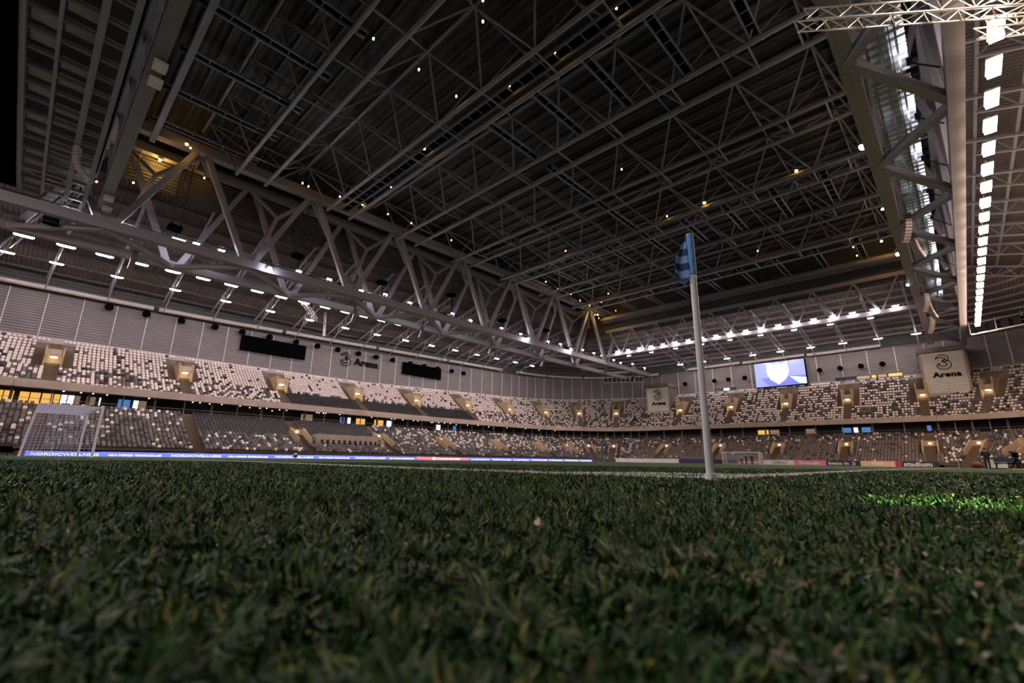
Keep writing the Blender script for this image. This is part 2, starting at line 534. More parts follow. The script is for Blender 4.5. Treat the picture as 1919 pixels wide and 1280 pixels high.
for s0, s1 in run_pieces(7.65) + arc_pieces((CL, CF), PI, PI / 2, 7) + far_pieces(6) + arc_pieces((CR, CF), PI / 2, 0, 7) + right_pieces(14) + arc_pieces((CR, CN), 0, -PI / 2, 6) + near_pieces(6) + arc_pieces((CL, CN), -PI / 2, -PI, 6):
    b = MB()
    arc = s0[2:] != s1[2:]
    ss = [sub(s0, s1, t) for t in ((0.004, 0.25, 0.5, 0.75, 0.996) if arc else (0.004, 0.996))]
    loop_strip(b, lambda s: [at(s, 29.25, z_bal(s)), at(s, 28.95, z_bal(s)), at(s, 28.85, z_bal(s) + 1.12), at(s, 29.2, z_bal(s) + 1.12), at(s, 29.25, z_bal(s) + 0.3)], stn=ss, closed=False)
    b.obj('concrete_panel', 'concrete_band', bal)

# ------------------------------------------------------------------ back wall: skirting, cladding panels, pale joints, dark band on top
def wall_side(name, pieces, cap=True):
    root = struct(link(name, None, None, (0, 0, 0)))
    for s0, s1 in pieces:
        arc = s0[2:] != s1[2:]
        ss = [sub(s0, s1, t) for t in ((0.012, 0.34, 0.67, 0.988) if arc else (0.012, 0.988))]
        b = MB(); loop_strip(b, lambda s: [at(s, R_WALL, z_top(s) + 0.95), at(s, R_WALL - 0.06, z_top(s) + 0.95), at(s, R_WALL - 0.06, z_wall(s)), at(s, R_WALL, z_wall(s))], stn=ss, closed=False)
        b.obj('cladding_panel', 'cladding', root)
        zt = [z_top(ss[0]) + 1.0, z_wall(ss[0])]
        p, q = at(sub(s0, s1, 0), R_WALL - 0.1, zt[0]), at(sub(s0, s1, 0), R_WALL - 0.1, zt[1])
        member('joint_strip', p, q, 0.13, 0.1, 'joint_white', root)
    ss = [s0 for s0, s1 in pieces] + [pieces[-1][1]]
    b = MB(); loop_strip(b, lambda s: [at(s, R_WALL - 0.35, z_top(s) - 0.5), at(s, R_WALL - 0.35, z_top(s) + 0.9), at(s, R_WALL, z_top(s) + 0.95)], stn=ss, closed=False)
    b.obj('skirting', 'concrete_light', root)
    b = MB(); loop_strip(b, lambda s: [at(s, R_WALL + 0.05, z_top(s)), at(s, R_WALL + 0.05, z_wall(s) + 8)], stn=ss, closed=False)
    b.obj('backing', 'cladding_dark', root)
    return root
wall_left = wall_side('wall_left', [((CL, CN + (CF - CN) * k / 27, -1, 0), (CL, CN + (CF - CN) * (k + 1) / 27, -1, 0)) for k in range(27)] + arc_pieces((CL, CF), PI, PI / 2, 16))
wall_far = wall_side('wall_far', far_pieces(12))
wall_right = wall_side('wall_right', arc_pieces((CR, CF), PI / 2, 0, 16) + right_pieces(27))
wall_near = wall_side('wall_near', arc_pieces((CR, CN), 0, -PI / 2, 16) + near_pieces(12) + arc_pieces((CL, CN), -PI / 2, -PI, 16))

# ------------------------------------------------------------------ stand roofs: a ring from the roof opening to the wall
IN_X0, IN_X1, IN_Y0, IN_Y1 = -73.6, 5.6, -2.2, 107.2
def inner(s):
    """where the stand roof starts, for a station"""
    x, y = s[0] + s[2] * 34, s[1] + s[3] * 34
    return (min(max(x, IN_X0), IN_X1), min(max(y, IN_Y0), IN_Y1), 35.2)
def roof_pt(s, t):
    a, c = inner(s), at(s, R_WALL + 0.1, z_wall(s) + 2.6)
    return tuple(a[i] + (c[i] - a[i]) * t for i in range(3))
def sec(lo, hi):
    return [s for s in ST if lo(s)]
iN = len(ST)
def seg_idx():
    d = {'left': [], 'far': [], 'right': [], 'near': []}
    for k, s in enumerate(ST):
        x, y, nx, ny = s
        a = math.degrees(math.atan2(ny, nx)) % 360
        if 135 - .1 <= a <= 225 + .1: d['left'].append((y + ny * 42, s))
        if 45 - .1 <= a <= 135 + .1: d['far'].append((x + nx * 42, s))
        if a <= 45.1 or a >= 314.9: d['right'].append((-(y + ny * 42), s))
        if 224.9 <= a <= 315.1: d['near'].append((-(x + nx * 42), s))
    return {k: [s for _, s in sorted(v, key=lambda q: q[0])] for k, v in d.items()}
SEG = seg_idx()
for side, dk in (('left', 'deck_y'), ('far', 'deck_x'), ('right', 'deck_y'), ('near', 'deck_x')):
    b = MB()
    loop_strip(b, lambda s: [roof_pt(s, 0), roof_pt(s, 1)], stn=SEG[side], closed=False)
    cl = struct(b.obj('ceiling_' + side, dk))
    for t in np.linspace(0.06, 0.94, 9):
        b = MB()
        loop_strip(b, lambda s: [tuple(np.array(roof_pt(s, t - 0.005)) - (0, 0, 0.05)), tuple(np.array(roof_pt(s, t - 0.005)) - (0, 0, 0.4)), tuple(np.array(roof_pt(s, t + 0.005)) - (0, 0, 0.4)), tuple(np.array(roof_pt(s, t + 0.005)) - (0, 0, 0.05))], stn=SEG[side], closed=False)
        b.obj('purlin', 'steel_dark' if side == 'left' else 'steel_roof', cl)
# ================================================================== aisles, doorways, seats
AISLES = [('L', y) for y in (-1.2, 15.0, 30.8, 46.8, 62.2, 78.5, 94.5)] + [('A', d) for d in (165.0, 140.0, 115.0)] + \
         [('F', x) for x in (-57.5, -43.2, -29.9, -17.0, -3.6)] + [('B', d) for d in (72.0, 48.0, 24.0)] + [('R', 88.0)]
def station(seg, v):
    if seg == 'L': return (CL, v, -1.0, 0.0)
    if seg == 'A': return (CL, CF, math.cos(math.radians(v)), math.sin(math.radians(v)))
    if seg == 'F': return (v, CF, 0.0, 1.0)
    if seg == 'B': return (CR, CF, math.cos(math.radians(v)), math.sin(math.radians(v)))
    return (CR, v, 1.0, 0.0)
def arclen(seg, v, r):
    """distance along the bowl from the start of the left straight"""
    r = r - RO; a = CF - CN; q = r * PI / 2; f = CR - CL
    if seg == 'L': return v - CN
    if seg == 'A': return a + math.radians(180 - v) * r
    if seg == 'F': return a + q + v - CL
    if seg == 'B': return a + q + f + math.radians(90 - v) * r
    return a + q + f + q + (CF - v)
def unarc(d, r):
    r = r - RO; a = CF - CN; q = r * PI / 2; f = CR - CL
    if d < a: return (CL, CN + d, -1.0, 0.0), ('L', CN + d)
    d -= a
    if d < q:
        t = 180 - math.degrees(d / r); return station('A', t), ('A', t)
    d -= q
    if d < f: return (CL + d, CF, 0.0, 1.0), ('F', CL + d)
    d -= f
    if d < q:
        t = 90 - math.degrees(d / r); return station('B', t), ('B', t)
    d -= q
    return (CR, CF - d, 1.0, 0.0), ('R', CF - d)

UP_DOOR, LO_DOOR = (6, 12), (5, 11)
LO_DOOR_FROM = 2            # the first two aisles of the lower tier have no doorway
seat_rows = []              # x y z nx ny colour tier row block index
COLN = ['white', 'grey', 'dark', 'black', 'brown']
def pick(w):
    u = rng.random() * sum(w); c = 0
    for k, a in enumerate(w):
        c += a
        if u < c: return k
    return 0
def colour(tier, i, seg, v, blk):
    if tier:
        if seg == 'L' and 30.8 < v < 78.5 and i < 6: return 3
        if seg == 'L':
            return pick((88, 6, 3, 1, 2)) if i >= 7 else pick((46, 26, 16, 8, 4))
        if seg == 'A': return pick((72, 14, 8, 4, 2)) if i > 7 else pick((52, 24, 14, 8, 2))
        if seg == 'F': return pick((62, 16, 12, 6, 4))
        return pick((50, 22, 16, 8, 4))
    if seg == 'L':
        if v < -1.2: return pick((12, 50, 30, 3, 5))
        if v < 15: return pick((16, 58, 20, 3, 3)) if i > 7 else pick((5, 62, 28, 3, 2))
        if v < 30.8: return 2 if i > 8 else pick((9, 50, 38, 2, 1))
        if v < 46.8: return 2 if i > 8 else pick((6, 44, 46, 3, 1))
        if v < 62.2: return pick((22, 44, 30, 3, 1)) if i > 5 else pick((5, 45, 46, 3, 1))
        return pick((26, 44, 26, 3, 1)) if i > 5 else pick((5, 50, 42, 2, 1))
    if seg == 'A': return pick((24, 46, 24, 4, 2)) if i > 5 else pick((8, 50, 38, 3, 1))
    if seg == 'F': return pick((14, 40, 20, 4, 22)) if i > 12 else pick((2, 40, 10, 2, 46))
    return pick((16, 50, 22, 4, 8))
for tier in (0, 1):
    for i in range(N_UP if tier else N_LO):
        r = row_r(tier, i) + 0.42
        total = arclen('R', 70.0, r)
        cuts = []
        for k, (sg, v) in enumerate(AISLES):
            hw = 0.72
            if tier and UP_DOOR[0] <= i <= UP_DOOR[1] + 2: hw = 2.15
            if not tier and k >= LO_DOOR_FROM and LO_DOOR[0] <= i <= LO_DOOR[1]: hw = 1.75
            cuts.append((arclen(sg, v, r), hw))
        edges = [0.0]
        for c, hw in cuts: edges += [c - hw, c + hw]
        edges.append(total)
        for blk in range(len(edges) // 2):
            a, e = edges[2 * blk], edges[2 * blk + 1]
            n = int((e - a) / 0.505)
            for j in range(n):
                d = a + (e - a) * (j + 0.5) / n
                s, (sg, v) = unarc(d, r)
                if not tier and sg == 'L' and 33.2 < v < 45.2 and 4 <= i <= 9: continue
                seat_rows.append((*at(s, r, row_z(tier, i, s)), -s[2], -s[3], colour(tier, i, sg, v, blk), tier, i, blk, j, n))
S = np.array(seat_rows)
pp = project(S[:, :3] + np.array([0, 0, 0.5]))
keep = (pp[:, 2] > 0) & (pp[:, 0] > -160) & (pp[:, 0] < IW + 160)
S, pp = S[keep], pp[keep]
tang = np.stack([-S[:, 4], S[:, 3], np.zeros(len(S))], 1)
p2 = project(S[:, :3] + np.array([0, 0, 0.5]) + 0.45 * tang)
width = np.hypot(p2[:, 0] - pp[:, 0], p2[:, 1] - pp[:, 1])
width[(pp[:, 0] < 6) | (pp[:, 0] > IW - 6)] = 0
width[(S[:, 6] == 0) & (S[:, 7] < 3)] = 0          # the front rows stand behind the boards
big = np.argsort(-width)[:300]
is_big = np.zeros(len(S), bool); is_big[big] = True

def seat_shape():
    """back shell and tipped-up pan, facing +x, origin on the step"""
    bk = [(-0.16, -0.14, .41), (-0.15, -.20, .47), (-0.19, -.215, .69), (-0.225, -.17, .81), (-0.25, 0.0, .83), (-0.225, .17, .81), (-0.19, .215, .69), (-0.15, .20, .47), (-0.16, .14, .41), (-0.19, 0.0, .40)]
    pn = [(-0.08, -.17, .41), (-0.12, -.185, .60), (-0.145, -.12, .655), (-0.145, .12, .655), (-0.12, .185, .60), (-0.08, .17, .41)]
    out = []
    for pts, th in ((bk, -0.05), (pn, -0.045)):
        b = MB()
        n = len(pts)
        b.add(pts + [(x + th, y, z) for x, y, z in pts], [tuple(range(n))[::-1]] + [(k, (k + 1) % n, n + (k + 1) % n, n + k) for k in range(n)])
        out.append(b)
    g = MB()
    g.box((-0.2, 0, 0.2), (0.06, 0.05, 0.42)).box((-0.13, 0, 0.34), (0.2, 0.36, 0.05))
    return out + [g]
SEAT_BACK, SEAT_PAN, SEAT_LEG = seat_shape()
# --- everything but the 300 largest: one mesh
tv = np.array(SEAT_BACK.v + SEAT_PAN.v)
tf = SEAT_BACK.f + [tuple(i + len(SEAT_BACK.v) for i in f) for f in SEAT_PAN.f]
R = S[~is_big]
c, s_ = R[:, 3:4], R[:, 4:5]
allv = np.stack([R[:, 0:1] + tv[None, :, 0] * c - tv[None, :, 1] * s_, R[:, 1:2] + tv[None, :, 0] * s_ + tv[None, :, 1] * c, R[:, 2:3] + tv[None, :, 2] + 0 * c], -1).reshape(-1, 3)
me = bpy.data.meshes.new('stand_seats')
lt = np.array([len(f) for f in tf]); flat = np.concatenate([np.array(f) for f in tf])
nR, nV = len(R), len(tv)
loops = (flat[None] + (np.arange(nR) * nV)[:, None]).ravel()
tot = np.tile(lt, nR)
me.vertices.add(nR * nV); me.vertices.foreach_set('co', allv.ravel())
me.loops.add(len(loops)); me.loops.foreach_set('vertex_index', loops.astype(np.int32))
me.polygons.add(len(tot)); me.polygons.foreach_set('loop_start', np.concatenate([[0], np.cumsum(tot)[:-1]]).astype(np.int32))
for cn in COLN: me.materials.append(MATS['seat_' + cn])
me.polygons.foreach_set('material_index', np.repeat(R[:, 5], len(lt)).astype(np.int32))
me.update(); me.validate()
o = link('stand_seats', me)
o['kind'] = 'stuff'
tag(o, 'thousands of white, grey and black folding seats filling both tiers of the stands', 'seats')
# --- the 300 largest, one by one
SM = {}
for ci, cn in enumerate(COLN):
    SM[ci] = (SEAT_BACK.mesh('backrest_' + cn, 'seat_' + cn), SEAT_PAN.mesh('seat_pan_' + cn, 'seat_' + cn), SEAT_LEG.mesh('bracket_' + cn, 'steel_dark'))
CWORD = ['white', 'grey', 'dark grey', 'black', 'reddish brown']
for k in np.where(is_big)[0]:
    x, y, z, nx, ny, ci, tier, i, blk, j, n = S[k]
    ci, tier, i, blk, j, n = int(ci), int(tier), int(i), int(blk), int(j), int(n)
    where = 'upper tier, %s row above the balcony' % nth(i) if tier else 'lower tier, %s row from the pitch' % nth(i)
    if blk == 0: who = '%s seat left of leftmost aisle' % nth(n - 1 - j)
    else: who = '%s seat right of %s aisle' % (nth(j), 'leftmost' if blk == 1 else nth(blk - 1))
    t = thing('folding_seat', (x, y, z), '%s %s, %s' % (CWORD[ci], where, who), 'seat', 'folding seats of the %s tier' % ('upper' if tier else 'lower'), math.atan2(ny, nx))
    for nm, md in zip(('backrest', 'seat_pan', 'bracket'), SM[ci]):
        link(nm, md, t)

# ------------------------------------------------------------------ doorways (vomitories) and stairs
def lp(s, r, w, z):
    r = r - RO
    return (s[0] + s[2] * r - s[3] * w, s[1] + s[3] * r + s[2] * w, z)
def wallpoly(s, w, th, pts):
    b = MB()
    a = np.array(lp(s, 0, w - th / 2, 0)); c2 = np.array(lp(s, 0, w + th / 2, 0))
    b.prism([lp(s, r, w - th / 2, z) for r, z in pts], c2 - a)
    return b
def place_words(sg, v, k):
    return ['leftmost', 'second', 'third', 'fourth', 'fifth', 'sixth', 'seventh', 'eighth', 'ninth', 'tenth', 'eleventh', 'twelfth', 'thirteenth', 'fourteenth', 'fifteenth', 'sixteenth', 'seventeenth', 'eighteenth', 'nineteenth'][k]
for k, (sg, v) in enumerate(AISLES):
    s = station(sg, v)
    # the stair: narrow steps in the aisle of each tier
    for tier in (0, 1):
        N = N_UP if tier else N_LO
        st_obj = thing('aisle_stair', lp(s, row_r(tier, 0), 0, row_z(tier, 0, s)), 'brown concrete stair climbing the %s tier, %s aisle from the left' % ('upper' if tier else 'lower', place_words(sg, v, k)), 'stairs', 'aisle stairs of the stands')
        me = None
        for i in range(N):
            r0 = row_r(tier, i)
            dr = row_r(tier, 1) - row_r(tier, 0)
            z1 = row_z(tier, i, s) + 0.03
            hw = 0.66
            if tier and UP_DOOR[0] <= i <= UP_DOOR[1] + 1: hw = 2.1
            if not tier and k >= LO_DOOR_FROM and LO_DOOR[0] <= i <= LO_DOOR[1]: hw = 1.7
            b = MB()
            q = [lp(s, r0 - 0.02, -hw, z1 - 0.52), lp(s, r0 - 0.02, hw, z1 - 0.52), lp(s, r0 - 0.02, hw, z1), lp(s, r0 - 0.02, -hw, z1), lp(s, r0 + dr - 0.02, hw, z1), lp(s, r0 + dr - 0.02, -hw, z1)]
            h = (z1 - row_z(tier, i - 1, s)) / 2 if i else 0.2
            q2 = [lp(s, r0 - 0.33, -hw, z1 - h), lp(s, r0 - 0.33, hw, z1 - h), lp(s, r0 - 0.33, hw, z1 - 2 * h), lp(s, r0 - 0.33, -hw, z1 - 2 * h), lp(s, r0 - 0.02, -hw, z1 - h), lp(s, r0 - 0.02, hw, z1 - h)]
            b.add(q, [(0, 1, 2, 3), (3, 2, 4, 5)])
            if i: b.add(q2, [(3, 2, 1, 0), (0, 1, 5, 4)])
            b.obj('step', 'concrete_stair', st_obj, loc=lp(s, r0, 0, z1))
    # upper doorway
    i0, i1 = UP_DOOR
    ra, rb = row_r(1, i0) + 0.1, row_r(1, i1) + 0.5
    za = row_z(1, i0, s)
    t = thing('vomitory', lp(s, ra, 0, za), 'lit concrete doorway in the upper tier, %s from the left' % place_words(sg, v, k), 'doorway', 'doorways of the upper tier')
    for w in (-0.95, 0.95):
        zt = row_z(1, i1, s) + 0.35
        wallpoly(s, w, 0.18, [(ra, za - 0.3), (rb, za - 0.3), (rb, zt + 0.1), (ra + 0.5, zt), (ra, za + 2.0)]).obj('side_wall', 'concrete_portal', t, loc=lp(s, ra, w, za))
    b = MB(); b.prism([lp(s, ra + 0.25, -0.85, za + 1.9), lp(s, ra + 0.25, 0.85, za + 1.9), lp(s, ra + 0.5, 0.85, za + 3.0), lp(s, ra + 0.5, -0.85, za + 3.0)], np.array(lp(s, 0.2, 0, 0)) - np.array(lp(s, 0, 0, 0)))
    b.obj('lintel', 'concrete_portal', t, loc=lp(s, ra, 0, za + 1.9))
    b = MB(); b.add([lp(s, ra + 1.5, -0.86, za), lp(s, ra + 1.5, 0.86, za), lp(s, ra + 1.5, 0.86, za + 2.6), lp(s, ra + 1.5, -0.86, za + 2.6)], [(0, 1, 2, 3)])
    b.add([lp(s, ra, -0.86, za + 0.06), lp(s, ra, 0.86, za + 0.06), lp(s, ra + 1.5, 0.86, za + 0.06), lp(s, ra + 1.5, -0.86, za + 0.06)], [(0, 1, 2, 3)])
    b.obj('inner_lining', 'concrete_portal', t, loc=lp(s, ra, 0, za))
    b = MB(); b.prism([lp(s, ra + 0.42, -0.35, za + 1.74), lp(s, ra + 0.42, 0.35, za + 1.74), lp(s, ra + 0.42, 0.35, za + 1.88), lp(s, ra + 0.42, -0.35, za + 1.88)], np.array(lp(s, 0.5, 0, 0)) - np.array(lp(s, 0, 0, 0)))
    b.obj('exit_lamp', 'lamp_exit', t, loc=lp(s, ra + .3, 0, za + 1.8))
    b = MB(); b.prism([lp(s, ra + 0.22 + .13, -0.4, za + 2.35), lp(s, ra + 0.22 + .13, 0.4, za + 2.35), lp(s, ra + 0.24 + .17, 0.4, za + 2.55), lp(s, ra + 0.24 + .17, -0.4, za + 2.55)], np.array(lp(s, 0.06, 0, 0)) - np.array(lp(s, .08, 0, 0)))
    b.obj('sign_plate', 'concrete_light', t, loc=lp(s, ra + .3, 0, za + 2.4))
    # lower doorway with sloping parapets
    if k >= LO_DOOR_FROM:
        i0, i1 = LO_DOOR
        ra, rb = row_r(0, i0), row_r(0, i1) + 0.3
        za, zb = row_z(0, i0, s), row_z(0, i1, s)
        t = thing('vomitory', lp(s, ra, 0, za), 'concrete doorway with sloping parapets in the lower tier, %s aisle from left' % place_words(sg, v, k), 'doorway', 'doorways of the lower tier')
        for w in (-1.1, 1.1):
            wallpoly(s, w, 0.2, [(ra, za - 0.4), (rb, zb - 0.4), (rb, zb + 0.95), (rb - 0.7, zb + 0.95), (ra, za + 1.0)]).obj('parapet', 'concrete_portal', t, loc=lp(s, ra, w, za))
            rl = MB()
            rl.bar(lp(s, ra, w, za + 1.15), lp(s, rb, w, zb + 1.15), 0.05).bar(lp(s, ra, w, za + 1.0), lp(s, ra, w, za + 1.17), 0.05).bar(lp(s, rb, w, zb + .9), lp(s, rb, w, zb + 1.17), 0.05)
            rl.obj('hand_rail', 'rail', t, loc=lp(s, ra, w, za))
        b = MB(); b.prism([lp(s, rb - 0.4, -1.0, zb - 0.8), lp(s, rb - 0.4, 1.0, zb - 0.8), lp(s, rb - 0.4, 1.0, zb + 0.85), lp(s, rb - 0.4, -1.0, zb + 0.85)], np.array(lp(s, 0.2, 0, 0)) - np.array(lp(s, 0, 0, 0)))
        b.obj('end_wall', 'concrete_portal', t, loc=lp(s, rb, 0, zb))
        b = MB(); b.prism([lp(s, rb - 0.5, -0.2, zb + 0.25), lp(s, rb - 0.5, 0.2, zb + 0.25), lp(s, rb - 0.5, 0.2, zb + 0.42), lp(s, rb - 0.5, -0.2, zb + 0.42)], np.array(lp(s, 0.08, 0, 0)) - np.array(lp(s, 0, 0, 0)))
        b.obj('exit_lamp', 'lamp_exit', t, loc=lp(s, rb, 0, zb))

# ------------------------------------------------------------------ the beige press wall with its row of dark chairs
s = station('L', 39.2)
ra, rb = row_r(0, 4), row_r(0, 9) + 0.7
za, zb = row_z(0, 4, s), row_z(0, 9, s)
t = thing('press_platform', lp(s, ra, 0, za), 'long beige concrete wall and ledge between two doorways of the left lower tier', 'platform')
b = MB(); b.prism([lp(s, ra, -6.0, za - .3), lp(s, ra, -6.0, za + .35), lp(s, ra + 2.0, -6.0, za + .35), lp(s, ra + 2.0, -6.0, zb + .75), lp(s, rb, -6.0, zb + .75), lp(s, rb, -6.0, za - .3)], np.array(lp(s, 0, 12.0, 0)) - np.array(lp(s, 0, 0, 0)))
b.obj('wall', 'concrete_band', t, loc=lp(s, ra, 0, za))
rl = MB(); rl.bar(lp(s, ra + .1, -6, za + 1.05), lp(s, ra + .1, 6, za + 1.05), 0.04)
for w in np.linspace(-6, 6, 9): rl.bar(lp(s, ra + .1, w, za + .3), lp(s, ra + .1, w, za + 1.05), 0.04)
rl.obj('railing', 'rail', t, loc=lp(s, ra, 0, za))
for j in range(11):
    w = 5.2 - 1.04 * j
    c_ = thing('press_chair', lp(s, ra + 1.3, w, za + .35), 'black chair on the beige press ledge, %s from the left' % nth(j), 'chair', 'black chairs on the press ledge', math.atan2(-s[3], -s[2]))
    b = MB(); b.box((0, 0, .45), (.45, .48, .08)); b.obj('seat', 'black', c_)
    b = MB(); b.prism([(-.22, -.24, .5), (-.22, .24, .5), (-.30, .20, 1.05), (-.30, -.20, 1.05)], (-.06, 0, 0)); b.obj('backrest', 'black', c_)
    for dx in (-.18, .18):
        for dy in (-.2, .2):
            b = MB(); b.box((dx, dy, .21), (.04, .04, .42)); b.obj('leg', 'black', c_)

# ------------------------------------------------------------------ the concourse between the tiers: glazing, posts, rail, lamps
XW = CL + RO - 33.85
glz = [(-4, 3, 'window_amber'), (5, 24, 'window_amber'), (35, 54, 'window_amber'), (55, 75, 'window_amber'), (78, 99, 'window_amber'), (101, 113, 'window_amber'), (114, 126, 'window_white'), (127, 140, 'window_white'),
       (141, 151, 'window_tan'), (163, 180, 'window_tan'), (187, 190, 'window_white'), (223, 230, 'window_blue'), (233, 246, 'window_blue'), (252, 262, 'window_white'), (263, 277, 'window_tan'),
       (568, 590, 'window_tan'), (641, 650, 'window_blue'), (655, 661, 'window_white'), (671, 688, 'window_amber'), (705, 722, 'window_amber'), (728, 737, 'window_white'),
       (820, 828, 'window_white'), (851, 857, 'window_blue')]
NAMEW = {'window_amber': 'amber lit', 'window_white': 'white lit', 'window_tan': 'dim brown', 'window_blue': 'blue lit'}
for k, (a, c2, mm) in enumerate(glz):
    ya, yc = onto(a, 745, 0, XW)[1], onto(c2, 745, 0, XW)[1]
    zl = 5.95 + (0.9 if a > 560 else 0.25)
    wn = link('window_%d' % (k + 1), None, None, (XW, (ya + yc) / 2, zl)); struct(wn)
    b = MB(); b.box((XW + .04, (ya + yc) / 2, (zl + 8.15) / 2), (.04, yc - ya, 8.15 - zl)); b.obj('pane', mm, wn, loc=(XW, (ya + yc) / 2, zl))
    b = MB()
    for yy in (ya - .04, yc + .04): b.box((XW + .08, yy, (zl + 8.2) / 2), (.12, .08, 8.3 - zl))
    for zz in (zl, 8.2): b.box((XW + .08, (ya + yc) / 2, zz), (.12, yc - ya + .16, .08))
    b.obj('window_frame', 'steel_dark', wn, loc=(XW, (ya + yc) / 2, zl))
far_w = [(1420, 1440, 'window_amber'), (1443, 1460, 'window_tan'), (1510, 1530, 'window_tan'), (1578, 1595, 'window_blue'), (1600, 1608, 'window_white'), (1615, 1632, 'window_blue'), (1738, 1746, 'window_blue')]
for k, (a, c2, mm) in enumerate(far_w):
    yw = CF - RO + 33.85
    xa, xc = onto(a, 805, 1, yw)[0], onto(c2, 805, 1, yw)[0]
    wn = struct(link('window_%d' % (len(glz) + k + 1), None, None, ((xa + xc) / 2, yw, 7.3)))
    b = MB(); b.box(((xa + xc) / 2, yw - .04, 7.95), (xc - xa, .04, 1.1)); b.obj('pane', mm, wn, loc=((xa + xc) / 2, yw, 7.3))
    b = MB()
    for zz in (7.35, 8.55): b.box(((xa + xc) / 2, yw - .08, zz), (xc - xa + .16, .12, .08))
    b.obj('window_frame', 'steel_dark', wn, loc=((xa + xc) / 2, yw, 7.3))
k = 0
for a in AISLES[:14]:
    pass
for idx, (s0, s1) in enumerate(run_pieces(3.8) + arc_pieces((CL, CF), PI, PI / 2, 14) + far_pieces(12) + arc_pieces((CR, CF), PI / 2, 0, 14)[:8]):
    p = at(s0, 30.2, z_lo1(s0) + .1)
    post = struct(link('concourse_post', None, None, p))
    member('shaft', p, at(s0, 30.2, z_bal(s0) + .1), .14 if idx % 2 else .3, .14 if idx % 2 else .3, 'steel' if idx % 2 else 'concrete', post)
rl = MB(); loop_strip(rl, lambda s: [at(s, 29.5, z_lo1(s) + 1.2), at(s, 29.44, z_lo1(s) + 1.23), at(s, 29.5, z_lo1(s) + 1.26)]); struct(rl.obj('concourse_rail', 'rail'))
spots = [(27, 716), (122, 723), (154, 728), (176, 732), (202, 735), (281, 739), (363, 745), (375, 754), (393, 757), (416, 757), (450, 761), (468, 764), (487, 765), (500, 764), (510, 770), (524, 768), (537, 769),
         (594, 772), (598, 774), (606, 773), (611, 770), (637, 774), (697, 776), (734, 784), (740, 785), (755, 782), (775, 788), (783, 787), (808, 792), (811, 790), (822, 792), (833, 793), (844, 794), (855, 796), (876, 797), (896, 797), (906, 799), (916, 800), (925, 802), (950, 802), (985, 803), (1010, 806), (1040, 807), (1075, 809)]
for k, (px, py) in enumerate(spots):
    p = onto(px, py, 0, CL + RO - 31.6)
    p[2] = min(max(p[2], 7.0), z_bal((CL, p[1], -1, 0)) + 0.1)
    t = thing('ceiling_spot', tuple(p), 'small bright spot lamp under the balcony ceiling, %s from the left' % nth(k), 'lamp', 'spot lamps of the concourse')
    b = MB(); b.tube((0, 0, -.05), (0, 0, .05), .095, 8); b.obj('bulb', 'lamp_spot', t)
    b = MB(); b.tube((0, 0, .05), (0, 0, z_bal((CL, p[1], -1, 0)) + .25 - p[2]), .05, 6); b.obj('stem', 'black', t)
